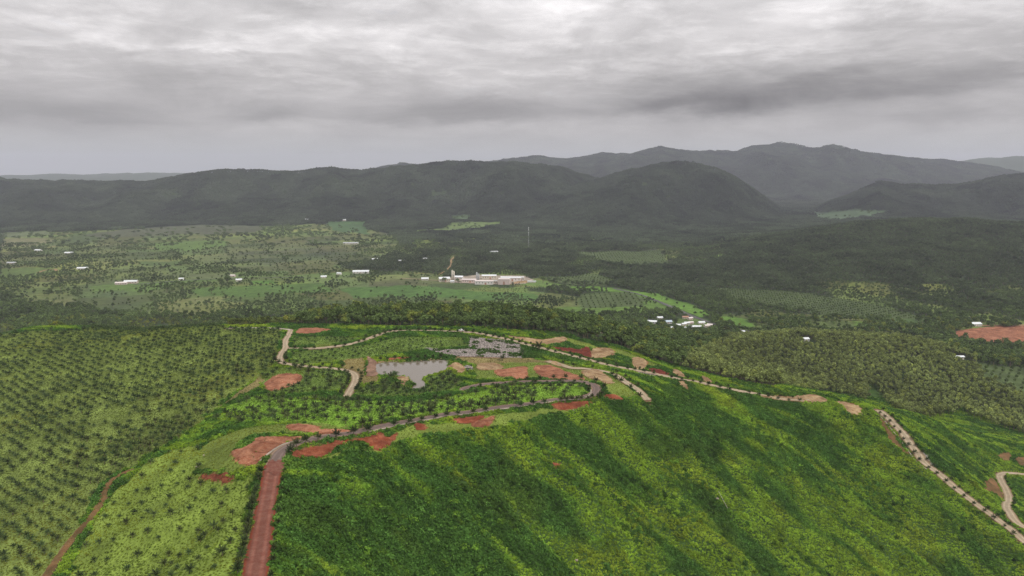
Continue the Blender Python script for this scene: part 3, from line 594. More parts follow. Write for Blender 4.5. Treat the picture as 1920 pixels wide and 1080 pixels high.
ROAD_LABEL = {'red_dirt_road': 'straight rust red dirt road climbing from the bottom of the picture', 'asphalt_road': 'dark paved road curving to a hairpin on the ridge', 'concrete_lane': 'pale concrete lane winding beside the pond', 'ridge_road': 'pale palm lined road along the crest of the ridge', 'descending_road': 'sandy palm lined road running down the spur at right', 'hairpin_road': 'sandy road bending at the right edge', 'concrete_track': 'pale concrete track curving down right of the hairpin', 'farm_track': 'faint brown farm track between the palm fields', 'back_lane': 'short pale lane behind the left palm field'}
LIFT = {}
for i, (name, (P, wd, m_)) in enumerate(w_roads.items()):
    strip(name, P, wd, m_, lift=.22 + .02 * i, label=ROAD_LABEL[name], wobble=.45 if name == 'farm_track' else .3)
for i, P in enumerate(w_kerbs): strip('concrete_gutter', P, 1.0, 'pale_concrete', lift=.34, wobble=.12, thick=.3, label='narrow pale concrete gutter edging a road')
for i, (n, m_, p, cut) in enumerate(w_soil): drape(n, p, m_, lift=.10 + .004 * i, step=1.6, label={'salmon_soil': 'bare salmon red soil on the ridge', 'red_soil': 'freshly dug red soil', 'tan_soil': 'bare sandy tan soil', 'dark_red_soil': 'dark red cut soil bank', 'brown_soil': 'brown eroded soil', 'pink_rock': 'pinkish rock slab beside the pond'}[m_])
bankp = line([(709,679),(740,677),(770,676),(800,674.5),(836,672)]); strip('pond_bank', bankp, 2.6, 'tan_soil', lift=.3, label='sandy bank along the far side of the pond')
bankp = line([(838,673),(842,680),(843,688),(840,694)]); strip('pond_bank', bankp, 2.0, 'pink_rock', lift=.3, label='stone edge at the right end of the pond')
drape('road_junction_soil', smooth_poly(hits([(498,884),(503,868),(510,862),(518,866),(526,862),(533,870),(531,886),(515,893)]), 5), 'laterite_road', lift=.36, step=1.2, label='red soil smeared where the dirt road meets the paved road')
strip('pond_bank', line([(835,668.5),(850,669),(880,669.5),(915,671),(950,672)]), 1.8, 'pink_rock', lift=.3, label='low pinkish wall leading right from the pond')
# pond
m, nt, N, L, b = nodes_of('pond_water'); b.inputs['Base Color'].default_value = (.17, .14, .105, 1); b.inputs['Roughness'].default_value = .02; b.inputs['IOR'].default_value = 1.6
nz = N.new('ShaderNodeTexNoise'); nz.inputs['Scale'].default_value = 1.2; bp = N.new('ShaderNodeBump'); bp.inputs['Strength'].default_value = .012; bp.inputs['Distance'].default_value = .05
geo = N.new('ShaderNodeNewGeometry'); L.new(geo.outputs['Position'], nz.inputs['Vector']); L.new(nz.outputs[0], bp.inputs['Height']); L.new(bp.outputs[0], b.inputs['Normal'])
big = w_pond + (w_pond - w_pond.mean(0)) / np.linalg.norm(w_pond - w_pond.mean(0), axis=1)[:, None] * 1.2
tag(mesh_obj('pond_water', np.c_[big, np.full(len(big), -15.0)], [tuple(range(len(big)))], 'pond_water'), 'muddy grey pond water on the ridge', kind='structure')
# valley roads, red building site
VROADS = [('valley_highway', [(1150,541),(1200,553),(1230,564),(1256,575),(1275,583),(1294,592),(1331,605),(1369,616),(1412,623)], 9, 'tarmac', 'grey road crossing the green valley fields'), ('site_road', [(1680,620),(1700,618),(1750,615),(1800,612),(1860,611),(1920,610),(1990,609)], 8, 'tan_soil', 'pale road passing above the red building site'),
 ('valley_road', [(250,534),(277,532),(333,527),(400,523.5),(470,522),(540,521),(600,522)], 7, 'tarmac', 'grey road running past the farm buildings at left'), ('valley_road', [(750,522),(785,524),(817,526),(835,527)], 7, 'concrete', 'pale road leading to the factory'),
 ('factory_path', [(853,481),(846,488),(846,497),(836,508),(823,515)], 6, 'tan_soil', 'sandy path climbing behind the factory'), ('field_path', [(70,512),(85,507),(103,505),(106,509)], 8, 'tan_soil', 'sandy path at the far left field'), ('field_path', [(90,466),(100,463),(112,461)], 7, 'tan_soil', 'thin pale path among left valley fields')]
for n, p, wd, m_, lb in VROADS: strip(n, line(p), wd, m_, lift=.8, step=6, label=lb, wobble=1.0)
drape('building_site_soil', smooth_poly(hits(SITE), 4), 'salmon_soil', lift=.6, step=6, label='broad bare red building site at the right edge')
drape('factory_yard', hits([(822,523),(890,516),(985,517),(1000,525),(985,532),(950,534),(830,529)]), 'pale_concrete', lift=.4, step=6, label='pale paved yard around the factory')
drape('factory_yard', hits([(955,533),(975,526),(1000,527),(985,531)]), 'tan_soil', lift=.6, step=6, label='sandy ground right of the factory')

# ------------------------------------------------------------------ plant shapes
def quad_cloud(centres, normals, sizes, rng, aspect=1.6):
    n = len(centres); up = rng.normal(size=(n, 3)); t = np.cross(normals, up); t /= np.linalg.norm(t, axis=1)[:, None] + 1e-9; b = np.cross(normals, t)
    h = sizes[:, None]; a = t * h * aspect / 2; c = b * h / 2; bend = normals * h * .18
    V = np.stack([centres - a, centres - c + bend, centres + a, centres + c + bend], 1).reshape(-1, 3)
    F_ = np.arange(4 * n).reshape(n, 4); return V, F_
def unit(v): return v / (np.linalg.norm(v, axis=-1, keepdims=True) + 1e-9)
def shrub_mesh(seed, n=54, flat=.75, leaf=.42):
    r = np.random.default_rng(seed); d = unit(r.normal(size=(n, 3)) + np.array([0, 0, .7])); d[:, 2] = np.abs(d[:, 2])
    rad = r.uniform(.45, 1.0, n) * (1 + .35 * np.sin(3 * np.arctan2(d[:, 1], d[:, 0]) + seed)); c = d * rad[:, None] * np.array([1, 1, flat])
    nn = unit(d + r.normal(size=(n, 3)) * .55 + np.array([0, 0, .5])); return quad_cloud(c, nn, r.uniform(.7, 1.3, n) * leaf, r, 1.9)
def tuft_mesh(seed, n=26):
    r = np.random.default_rng(seed); V = []; F_ = []
    for i in range(n):
        a = r.uniform(0, 6.28); lean = r.uniform(.2, .95); L_ = r.uniform(.7, 1.25); w = r.uniform(.05, .10); d = np.array([math.cos(a), math.sin(a), 0]); s = np.array([-d[1], d[0], 0]); o = r.normal(size=3) * .28; o[2] = 0
        p0 = o; p1 = o + d * lean * L_ * .4 + np.array([0, 0, L_ * .62]); p2 = o + d * lean * L_ * 1.05 + np.array([0, 0, L_ * (.85 - .45 * lean)])
        k = len(V); V += [p0 - s * w * .6, p0 + s * w * .6, p1 + s * w, p1 - s * w, p2]; F_ += [(k, k + 1, k + 2, k + 3), (k + 3, k + 2, k + 4)]
    return np.array(V), F_
def crown_mesh(seed, n=300, h=10.0, rad=4.2, base=3.0, leaf=1.05, lobes=8, shape='round'):
    r = np.random.default_rng(seed); L_ = []
    for i in range(lobes):
        a = i * 2.4 + r.uniform(-.5, .5); q = r.uniform(.2, .75) * rad if i else 0
        zz = base + (h - base) * (r.uniform(.35, .75) if i else .72); L_.append((q * math.cos(a), q * math.sin(a), zz, rad * r.uniform(.38, .62)))
    L_ = np.array(L_); k = r.integers(0, lobes, n); d = unit(r.normal(size=(n, 3)) + np.array([0, 0, .45]))
    c = L_[k, :3] + d * (L_[k, 3] * r.uniform(.6, 1.05, n))[:, None] * np.array([1, 1, .8])
    nn = unit(d + r.normal(size=(n, 3)) * .45 + np.array([0, 0, .25])); return quad_cloud(c, nn, r.uniform(.6, 1.35, n) * leaf, r, 1.4)
def trunk_mesh(seed, h=6.0, r0=.28, limbs=4, spread=2.4):
    r = np.random.default_rng(seed); V = []; F_ = []
    def tube(p, q, a, b, n=6):
        p = np.array(p, float); q = np.array(q, float); d = q - p; d /= np.linalg.norm(d); s = np.cross(d, [.3, .9, .1]); s /= np.linalg.norm(s); t = np.cross(d, s); k = len(V)
        for c, ra in ((p, a), (q, b)):
            for i in range(n): V.append(c + (s * math.cos(6.283 * i / n) + t * math.sin(6.283 * i / n)) * ra)
        for i in range(n): F_.append((k + i, k + (i + 1) % n, k + n + (i + 1) % n, k + n + i))
    top = (r.uniform(-.3, .3), r.uniform(-.3, .3), h * .55); tube((0, 0, -.6), top, r0 * 1.25, r0 * .8)
    for i in range(limbs):
        a = i * 6.283 / limbs + r.uniform(-.4, .4); tube(top, (spread * math.cos(a), spread * math.sin(a), h * r.uniform(.8, 1.0)), r0 * .6, r0 * .2)
    return np.array(V), F_
def frond_mesh(seed, az, el, L_=2.6, droop=1.1, leaflets=9, width=.75):
    """one palm leaf: an arching midrib with drooping leaflets on both sides"""
    r = np.random.default_rng(seed); V = []; F_ = []; d = np.array([math.cos(az), math.sin(az), 0.0]); s = np.array([-d[1], d[0], 0.0])
    def P(t):
        out = L_ * (math.cos(el) * t + .12 * t * t); up = L_ * (math.sin(el) * t - .5 * droop * t * t * .6); return d * out + np.array([0, 0, up])
    ts = np.linspace(0, 1, 6); w = .05
    for t in ts: p = P(t); V += [p - s * w * (1.1 - t), p + s * w * (1.1 - t)]
    for i in range(5): F_.append((2 * i, 2 * i + 1, 2 * i + 3, 2 * i + 2))
    for j in range(leaflets):
        t = .16 + .82 * j / (leaflets - 1); p = P(t); q = P(min(1.0, t + .11)); ln = width * (math.sin(3.14 * (t * .82 + .12)) ** .7 + .12) * r.uniform(.85, 1.15)
        for sg in (-1, 1):
            k = len(V); tip = p + s * sg * ln * .82 + d * ln * .45 + np.array([0, 0, -ln * r.uniform(.25, .6)]); V += [p, q, tip]; F_.append((k, k + 1, k + 2))
    return np.array(V), F_
def palm_fronds(seed, n=13, L_=2.6, h=1.3):
    r = np.random.default_rng(seed); out = []
    for i in range(n):
        az = i * 2.399 + r.uniform(-.25, .25); el = 1.35 - 1.05 * (i / n) + r.uniform(-.1, .1); V, F_ = frond_mesh(seed * 50 + i, az, el, L_ * r.uniform(.82, 1.1), .55 + .75 * (i / n)); out.append((V + np.array([0, 0, h]), F_))
    return out
def join(parts):
    V = []; F_ = []
    for v, f in parts: k = sum(len(a) for a in V); V.append(v); F_ += [tuple(int(i) + k for i in q) for q in f]
    return np.concatenate(V), F_
def cone(h, r0, r1, n=7, z0=-.4):
    V = []; F_ = []
    for k, (z, r) in enumerate(((z0, r0 * 1.3), (h * .3, r0), (h, r1))):
        for i in range(n): V.append((r * math.cos(6.283 * i / n), r * math.sin(6.283 * i / n), z))
    for k in range(2):
        for i in range(n): F_.append((k * n + i, k * n + (i + 1) % n, (k + 1) * n + (i + 1) % n, (k + 1) * n + i))
    return np.array(V), F_
def canopy_mesh(seed, size=45.0, crowns=34, leaf=3.0, per=30, hmin=7, hmax=13):
    r = np.random.default_rng(seed); Cs = []; Ns = []; Sz = []
    for i in range(crowns):
        x, y = r.uniform(-.56, .56, 2) * size; h = r.uniform(hmin, hmax); rad = r.uniform(3.2, 6.2)
        d = unit(r.normal(size=(per, 3)) + np.array([0, 0, .9])); d[:, 2] = np.abs(d[:, 2]); Cs.append(np.array([x, y, h - rad * .6]) + d * rad * np.array([1, 1, .75])); Ns.append(unit(d + r.normal(size=(per, 3)) * .35)); Sz.append(r.uniform(.7, 1.3, per) * leaf)
    return quad_cloud(np.concatenate(Cs), np.concatenate(Ns), np.concatenate(Sz), r, 1.25)

def source_collection(name, items):
    c = bpy.data.collections.new(name)
    for i, (V, F_, mats, midx) in enumerate(items):
        o = mesh_obj(f'{name}_{i:02d}', V, F_, mats=mats, midx=midx, link=False); c.objects.link(o)
    return c
def scatter(name, coll, pts, idx, rot, scl, tint, label, n_src):
    """plants too many to count: one object whose points each carry a plant"""
    me = bpy.data.meshes.new(name); n = len(pts); me.vertices.add(n); me.vertices.foreach_set('co', np.ascontiguousarray(pts, np.float32).ravel())
    def at(nm, ty, data, key):
        a = me.attributes.new(nm, ty, 'POINT'); a.data.foreach_set(key, np.ascontiguousarray(data).ravel())
    at('pick', 'INT', idx.astype(np.int32), 'value'); at('turn', 'FLOAT_VECTOR', rot.astype(np.float32), 'vector'); at('grow', 'FLOAT_VECTOR', scl.astype(np.float32), 'vector'); at('tint', 'FLOAT_VECTOR', tint.astype(np.float32), 'vector')
    me.update(); o = bpy.data.objects.new(name, me); COL.objects.link(o)
    g = bpy.data.node_groups.new(name + '_nodes', 'GeometryNodeTree'); g.interface.new_socket('Geometry', in_out='INPUT', socket_type='NodeSocketGeometry'); g.interface.new_socket('Geometry', in_out='OUTPUT', socket_type='NodeSocketGeometry')
    N, L = g.nodes, g.links; gi = N.new('NodeGroupInput'); go = N.new('NodeGroupOutput'); ci = N.new('GeometryNodeCollectionInfo'); ci.inputs['Collection'].default_value = coll; ci.inputs['Separate Children'].default_value = True; ci.inputs['Reset Children'].default_value = True
    ip = N.new('GeometryNodeInstanceOnPoints'); ip.inputs['Pick Instance'].default_value = True
    def na(nm, ty):
        a = N.new('GeometryNodeInputNamedAttribute'); a.data_type = ty; a.inputs['Name'].default_value = nm; return a.outputs[0]
    e2r = N.new('FunctionNodeEulerToRotation'); L.new(na('turn', 'FLOAT_VECTOR'), e2r.inputs[0])
    L.new(gi.outputs[0], ip.inputs['Points']); L.new(ci.outputs[0], ip.inputs['Instance']); L.new(na('pick', 'INT'), ip.inputs['Instance Index']); L.new(e2r.outputs[0], ip.inputs['Rotation']); L.new(na('grow', 'FLOAT_VECTOR'), ip.inputs['Scale'])
    L.new(ip.outputs[0], go.inputs[0]); md = o.modifiers.new('plants', 'NODES'); md.node_group = g
    return tag(o, label, kind='stuff')
def lattice(x0, x1, y0, y1, s, jit=.42, rng=RNG):
    gx, gy = np.meshgrid(np.arange(x0, x1, s), np.arange(y0, y1, s * .87)); gx = gx + (np.arange(gx.shape[0]) % 2)[:, None] * s / 2
    gx = gx + rng.uniform(-jit, jit, gx.shape) * s; gy = gy + rng.uniform(-jit, jit, gy.shape) * s; return gx.ravel(), gy.ravel()
def in_view(x, y, z, m=80, mb=120):
    px, py = project(x, y, z); return (px > -m) & (px < 1920 + m) & (py < 1080 + mb)
def euler(n, tilt=.12): return np.stack([RNG.normal(0, tilt, n), RNG.normal(0, tilt, n), RNG.uniform(0, 6.283, n)], 1)

# ------------------------------------------------------------------ thicket, grass and crops on the near hill
src_low = source_collection('low_plants', [(*shrub_mesh(i), ['leaf'], None) for i in range(5)] + [(*tuft_mesh(20 + i), ['leaf'], None) for i in range(4)] + [(*join(palm_fronds(70 + i, 9, 1.0, .1)), ['leaf'], None) for i in range(2)])
def near_side(x, y, z, margin=0.0): return np.hypot(x, y) < back_y(x, y) + margin
x, y = lattice(-480, 520, 150, 760, 1.3); z = H(x, y)
_q = project(x, y, z)[0]; k = in_view(x, y, z) & near_side(x, y, z, 12 + 95 * sstep(1540, 1640, _q)); x, y, z = x[k], y[k], z[k]; c = cover_at(x, y)
k = (c == 0); xs, ys, zs = x[k], y[k], z[k]; n = len(xs)
_w = (fbm(xs / 55, ys / 55, 3, 303) - .5) * 42; al = xs * .61 + ys * .79 + _w; dn = xs * .79 - ys * .61
streak = fbm(al / 10, dn / 30, 4, 51); clump = fbm(xs / 7, ys / 7, 3, 52); broad = fbm(xs / 60, ys / 60, 2, 54)
rim = np.clip(1 - np.hypot(xs - 20, (ys - 350) * .8) / 130, 0, 1); v = np.clip((streak - .5) * 3.4 + (broad - .5) * 1.8 + .49 - .28 * rim, 0, 1); v = v * v * (3 - 2 * v)
dark = np.array([.072, .155, .030]); mid = np.array([.145, .265, .034]); lite = np.array([.250, .375, .038])
t = np.where(v[:, None] < .5, dark + (mid - dark) * (v * 2)[:, None], mid + (lite - mid) * (v * 2 - 1)[:, None])
t = t * (.55 + .95 * clump + RNG.normal(0, .17, n))[:, None]; t = np.clip(t, .006, 1)
yel = (fbm(xs / 22, ys / 22, 2, 57) > .64); t[yel, 0] *= 1.12
is_tuft = RNG.random(n) < np.clip(v * 1.1 - .15, .05, .8)
idx = np.where(is_tuft, RNG.integers(5, 9, n), RNG.integers(0, 5, n)); fern = (RNG.random(n) < .05); idx = np.where(fern, RNG.integers(9, 11, n), idx)
g = np.where(is_tuft, RNG.uniform(.7, 1.3, n), RNG.uniform(.55, 1.05, n) * (.8 + 1.0 * np.clip(.75 - v, 0, 1) * (clump + .3))); g = np.where(fern, RNG.uniform(1.2, 2.0, n), g)
scatter('hillside_thicket', src_low, np.c_[xs, ys, zs - .05], idx, euler(n), np.stack([g * RNG.uniform(.85, 1.2, n), g * RNG.uniform(.85, 1.2, n), g * RNG.uniform(.8, 1.35, n)], 1), t, 'dense green shrubs and grass covering the hillside', 11)
bx, by = lattice(-480, 520, 150, 760, 3.2); bz = H(bx, by); k = in_view(bx, by, bz) & near_side(bx, by, bz, 12 + 95 * sstep(1540, 1640, project(bx, by, bz)[0])) & (cover_at(bx, by) == 0)
for dx_, dy_ in ((3, 0), (-3, 0), (0, 3), (0, -3)): k &= ~np.isin(cover_at(bx + dx_, by + dy_), (1, 2, 3))
_w = (fbm(bx / 55, by / 55, 3, 303) - .5) * 42; bs = fbm((bx * .61 + by * .79 + _w) / 10, (bx * .79 - by * .61) / 30, 4, 51); bc = fbm(bx / 15, by / 15, 3, 320)
k &= RNG.random(len(bx)) < np.clip((.52 - bs) * 3 + (bc - .5) * 4 + .30, .04, .85); bx, by, bz, bc = bx[k], by[k], bz[k], bc[k]; n = len(bx); g = RNG.uniform(.8, 1.9, n) * (.6 + .8 * bc)
src_bush = source_collection('bushes', [(*shrub_mesh(40 + i, 120, .9, .27), ['leaf'], None) for i in range(4)])
bt = np.array([.090, .185, .036]) * (.45 + .7 * bc + RNG.normal(0, .2, n))[:, None]; k = RNG.random(n) < .2; bt[k] *= np.array([1.7, 1.5, 1.0])
scatter('hillside_bushes', src_bush, np.c_[bx, by, bz - .1], RNG.integers(0, 4, n), euler(n), np.stack([g, g * RNG.uniform(.8, 1.2, n), g * RNG.uniform(.8, 1.3, n)], 1), np.clip(bt, .008, 1), 'taller dark bushes standing among the hillside thicket', 4); print('bushes', n)
print('thicket', n)
_sm = blur((COVER == 2).astype(float), 6)[np.clip(np.round(y - GY0).astype(int), 0, GH - 1), np.clip(np.round(x - GX0).astype(int), 0, GW - 1)]
k = ((c >= 4) & (c != 6)) | ((c == 2) & (RNG.random(len(c)) < .03 + 1.5 * np.clip(.86 - _sm, 0, .4) + .5 * (fbm(x / 5, y / 5, 3, 330) > .66))); xs, ys, zs, cc = x[k], y[k], z[k], c[k]; n = len(xs)
lut = np.zeros((32, 3)); lut[4] = (.175, .225, .040); lut[5] = (.21, .18, .07); lut[2] = (.13, .16, .04)
for i, f in enumerate(w_fields): lut[10 + i] = np.array(FCOL[f[3]])
fb = fbm(xs / 18, ys / 18, 3, 61); fb2 = fbm(xs / 5, ys / 5, 2, 62)
t = lut[cc] * (.50 + .65 * fb + .45 * (fb2 - .25) + RNG.normal(0, .13, n))[:, None]; w_ = np.clip((fbm(xs / 40, ys / 30, 3, 66) - .52) * 5, 0, 1)[:, None]; t = t * (1 - w_) + t * np.array([1.35, 1.12, .8]) * w_
keep = (RNG.random(n) < np.where((cc == 4) | (cc == 5), .8, .9)); small = np.where((cc == 4) | (cc == 5) | (cc == 2), .38, .50)
idx = np.where(RNG.random(n) < .65, RNG.integers(5, 9, n), RNG.integers(0, 5, n)); g = small * RNG.uniform(.6, 1.25, n) * (.7 + .6 * fb2)
s = keep; scatter('field_grass', src_low, np.c_[xs, ys, zs - .05][s], idx[s], euler(n)[s], np.stack([g, g, g], 1)[s], np.clip(t, .006, 1)[s], 'rough grass between the young palms and around the soil pads', 11)
print('grass', s.sum())
# broken stones
def stone(seed):
    r = np.random.default_rng(seed); V = []; ph = [(-90, 1), (-25, 6), (30, 6), (90, 1)]; F_ = []; rings = []
    for e, m_ in ph:
        ring = []
        for i in range(m_):
            a = 6.283 * (i + r.uniform(-.3, .3)) / m_; q = r.uniform(.75, 1.15); ring.append(len(V)); V.append((q * math.cos(a) * math.cos(math.radians(e)), q * math.sin(a) * math.cos(math.radians(e)), .65 * q * math.sin(math.radians(e))))
        rings.append(ring)
    for i in range(6):
        j = (i + 1) % 6; F_ += [(rings[0][0], rings[1][j], rings[1][i]), (rings[1][i], rings[1][j], rings[2][j], rings[2][i]), (rings[2][i], rings[2][j], rings[3][0])]
    return np.array(V), F_
m, nt, N, L, b = nodes_of('stone'); a_ = N.new('ShaderNodeAttribute'); a_.attribute_type = 'INSTANCER'; a_.attribute_name = 'tint'; L.new(a_.outputs['Vector'], b.inputs['Base Color']); b.inputs['Roughness'].default_value = .9
src_stone = source_collection('stones', [(*stone(i), ['stone'], None) for i in range(4)])
xs, ys = lattice(-60, 260, 480, 680, .75); k = cover_at(xs, ys) == 6; xs, ys = xs[k], ys[k]; k = RNG.random(len(xs)) < np.where(fbm(xs / 6, ys / 6, 2, 71) > .6, .25, .97); xs, ys = xs[k], ys[k]; n = len(xs)
g = RNG.uniform(.16, .52, n) ; t = np.array([.30, .26, .235]) * RNG.uniform(.35, 1.6, n)[:, None]
scatter('broken_stones', src_stone, np.c_[xs, ys, H(xs, ys) + .1], RNG.integers(0, 4, n), euler(n, .5), np.stack([g, g * RNG.uniform(.7, 1.3, n), g], 1), t, 'grey broken stones lining the bank below the ridge road', 4)
xs, ys = lattice(-60, 260, 480, 680, 2.0); k = cover_at(xs, ys) == 6; xs, ys = xs[k], ys[k]; k = fbm(xs / 6, ys / 6, 2, 71) > .58; xs, ys = xs[k], ys[k]; n = len(xs); g = RNG.uniform(.6, 1.3, n)
scatter('stone_bank_weeds', src_low, np.c_[xs, ys, H(xs, ys)], RNG.integers(0, 5, n), euler(n), np.stack([g, g, g], 1), np.array([.07, .12, .025]) * RNG.uniform(.6, 1.4, n)[:, None], 'green weeds growing through the broken stones', 11)

# ------------------------------------------------------------------ where the houses stand (trees keep clear of them)
HOUSES = [  # photo pixel of the front base, width, depth, wall height, roof rise, wall, roof, turn, label
 (523,604,8.5,6,3.0,1.6,'white_wall','tin_roof',6,'white roofed shed behind the lane at the back of the left palms'), (741,574,7,6,3,1.5,'white_wall','tin_roof',20,'tiny white hut peeping over the dark wood'),
 (340,525,11,8,4,1.6,'white_wall','tin_roof',8,'small white house on the left valley road'), (448,527,14,9,4,2,'white_wall','tin_roof',20,'white house right of the broad roadside tree'), (437,519,12,8,4,2,'pink_wall','pink_roof',-10,'pinkish house behind the broad roadside tree'),
 (607,521,14,9,4,2,'white_wall','tin_roof',15,'white house at the end of the left valley road'), (636,515,11,8,4,2,'white_wall','tin_roof',-8,'small white house left of the long white building'), (677,512,42,16,5,3,'white_wall','tin_roof',4,'long white building left of the factory'),
 (703,488,17,10,4,2,'white_wall','tin_roof',10,'white house among trees above the long white building'), (753,491,24,11,4,2,'cream_wall','grey_roof',-4,'grey roofed house among trees behind the factory road'), (797,487,12,9,4,2,'white_wall','grey_roof',12,'small grey house right of the grey roofed house'),
 (925,475,30,13,5,3,'cream_wall','grey_roof',25,'grey roofed building among trees above the factory'), (658,458,55,14,5,3,'cream_wall','grey_roof',3,'long low grey shed in the far valley'), (645,414,22,14,6,3,'white_wall','tin_roof',10,'tiny white house at the foot of the far hills'), (575,413,24,14,5,3,'white_wall','tin_roof',-6,'far white house left of the others below the hills'),
 (228,533,26,12,4,2,'pink_wall','pink_roof',10,'pink walled farm shed, left one of a pair'), (246,531,30,12,5,2.5,'pink_wall','tin_roof',6,'pink and white farm shed, right one of a pair'), (130,476,26,12,4,2.5,'white_wall','tin_roof',4,'white shed in the upper left valley'), (72,471,22,12,4,2.5,'white_wall','tin_roof',-12,'white house right of the dark round tree at far left'),
 (22,495,22,12,4,2.5,'cream_wall','grey_roof',8,'pale house at the left edge of the valley'), (155,505,26,12,4,2.5,'white_wall','tin_roof',14,'white house above the sandy field path'), (797,525,17,10,4,2.4,'white_wall','tin_roof',3,'white roofed hut on the road left of the factory'),
 (1091,612,8,6,3,1.6,'white_wall','tin_roof',10,'white hut alone in the wood left of the village'), (1127,624,9,6,3,1.5,'white_wall','tin_roof',5,'white house left of the small cluster in the wood'), (1145,621,7,6,3,1.5,'white_wall','tin_roof',-15,'small white roof in the middle of the wood cluster'), (1155,620,9,6,3,1.5,'white_wall','tin_roof',22,'white roof at the upper right of the wood cluster'), (1146,626,6,5,3,1.4,'cream_wall','tin_roof',0,'lowest tiny roof of the wood cluster'), (1167,627,8,5,3,1.4,'white_wall','tin_roof',12,'rightmost small roof of the wood cluster'),
 (1222,606,17,9,3.5,2,'white_wall','tin_roof',-14,'long white roof at the left of the village'), (1252,606,13,9,3.5,2,'white_wall','blue_roof',6,'bluish roof right of the long white roof'), (1237,598,10,7,3,1.6,'white_wall','tin_roof',12,'white roof above the bluish roof'), (1258,617,6,5,3,1.4,'white_wall','tin_roof',4,'tiny white roof low in the village'), (1272,612,8,6,3,1.5,'white_wall','tin_roof',-8,'white roof left of the village middle'), (1282,610,8,6,3,1.5,'cream_wall','tin_roof',14,'small roof in the village middle'), (1288,608,9,6,3,1.5,'white_wall','tin_roof',-4,'white roof just right of the village middle'), (1295,607,9,6,3,1.5,'pink_wall','pink_roof',9,'pink roof in the upper village'), (1294,599,9,6,3,1.5,'pink_wall','pink_roof',30,'pinkish house near the highway'), (1285,597,11,6,3,1.5,'cream_wall','rust_roof',2,'brownish roof left of the pinkish highway house'), (1298,615,12,7,3,1.6,'white_wall','tin_roof',6,'white house in the lower village'), (1308,615,12,7,3,1.6,'white_wall','tin_roof',-12,'white house at the right of the lower village'), (1315,607,11,7,3,1.6,'white_wall','tin_roof',8,'white house on the grass by the highway'), (1325,613,9,6,3,1.5,'cream_wall','pink_roof',20,'pale house below the highway'), (1331,612,9,6,3.4,1.6,'pink_wall','pink_roof',-25,'pink house against the highway bend'), (1282,617,7,5,3,1.4,'white_wall','grey_roof',15,'grey roof at the bottom of the village'), (1390,625,12,7,3,1.5,'white_wall','tin_roof',30,'white roof on the highway right of the village'),
 (1510,639,8,6,3,1.5,'white_wall','tin_roof',12,'white hut on the crest of the olive green hill'), (1566,631,9,6,3,1.5,'white_wall','tin_roof',-10,'white roof behind the olive green hill, left one'), (1578,631,9,6,3,1.5,'white_wall','tin_roof',18,'white roof behind the olive green hill, right one'), (1828,611,17,11,4.5,2.2,'white_wall','tin_roof',4,'white shed on the road above the red building site'), (1796,672,13,5,2.6,1.0,'cream_wall','tin_roof',2,'low pale roof below the red building site')]
FACTORY = [(833,527.5,26,18,8,3,'cream_wall','tin_roof',14,'cream gabled shed at the left end of the factory'), (860,524,22,14,7,2.5,'white_wall','tin_roof',-6,'white shed behind the twin factory towers'), (880,529,34,18,7,1.5,'pink_wall','pink_roof',-3,'pinkish flat shed left of centre in the factory'), (908,532.5,44,18,8,1.4,'white_wall','pink_roof',-2,'long white hall at the front of the factory'), (917,523,36,14,9,2,'cream_wall','tin_roof',3,'tin roofed hall at the back of the factory'), (945.5,532.5,27,22,13,1.0,'pink_wall','pink_roof',-4,'tall windowless block at the right front of the factory'), (958,526.5,50,16,9,1.6,'white_wall','tin_roof',-5,'long white roofed hall behind the tall block'), (976,526,16,12,9,.8,'white_wall','tin_roof',2,'white end building at the right of the factory'), (997,529.5,20,7,3.2,.6,'white_wall','tin_roof',-2,'low white canopy on the lawn right of the factory'), (929,531,10,9,6,1.0,'cream_wall','grey_roof',0,'small annex with dark openings beside the tall block'), (848,530,9,7,4,1.5,'white_wall','tin_roof',10,'little white store at the foot of the twin towers')]
HP = np.array([(*hit(q[0], q[1])[0], q[2], q[3]) for q in HOUSES + FACTORY])
def clear_of_houses(x, y, front=1.0):
    k = np.ones(x.shape, bool)
    for hx, hy, w_, d_ in HP:
        f = front * min(34.0, 16 + hy * .012); k &= ~((np.abs(x - hx) < w_ / 2 + 4.5) & (y - hy > -d_ / 2 - f) & (y - hy < d_ / 2 + 6))
    return k
# ------------------------------------------------------------------ woods
def tree_src(name, specs):
    items = []
    for sd, kw, tk in specs:
        V1, F1 = crown_mesh(sd, **kw); V2, F2 = trunk_mesh(sd, **tk); V, F_ = join([(V1, F1), (V2, F2)]); items.append((V, F_, ['canopy_leaf', 'bark'], [0] * len(F1) + [1] * len(F2)))
    return source_collection(name, items)
BROAD = [(1, dict(h=11, rad=4.6, base=2.5), dict(h=8, r0=.32)), (2, dict(h=13, rad=4.2, base=4, lobes=9), dict(h=10, r0=.30)), (3, dict(h=9, rad=4.8, base=2, lobes=7), dict(h=6, r0=.35)), (4, dict(h=12, rad=3.6, base=3, lobes=7), dict(h=9, r0=.26)), (5, dict(h=8, rad=3.6, base=1.2, lobes=6, n=240), dict(h=5, r0=.22))]
RUBBER = [(11, dict(h=9, rad=2.7, base=3.2, n=150, lobes=6, leaf=.95), dict(h=7, r0=.16, spread=1.4)), (12, dict(h=10, rad=2.4, base=3.5, n=150, lobes=6, leaf=.95), dict(h=8, r0=.15, spread=1.2)), (13, dict(h=8, rad=2.9, base=2.6, n=150, lobes=6, leaf=.95), dict(h=6, r0=.16, spread=1.5))]
src_tree = tree_src('broad_trees', BROAD + RUBBER)
FOREST = np.array([.112, .162, .050]); LIGHTF = np.array([.150, .190, .048]); OLIVE = np.array([.205, .245, .078]); SCRUBT = np.array([.098, .138, .050])
def in_poly_px(p, px, py): return inside(p, px, py)
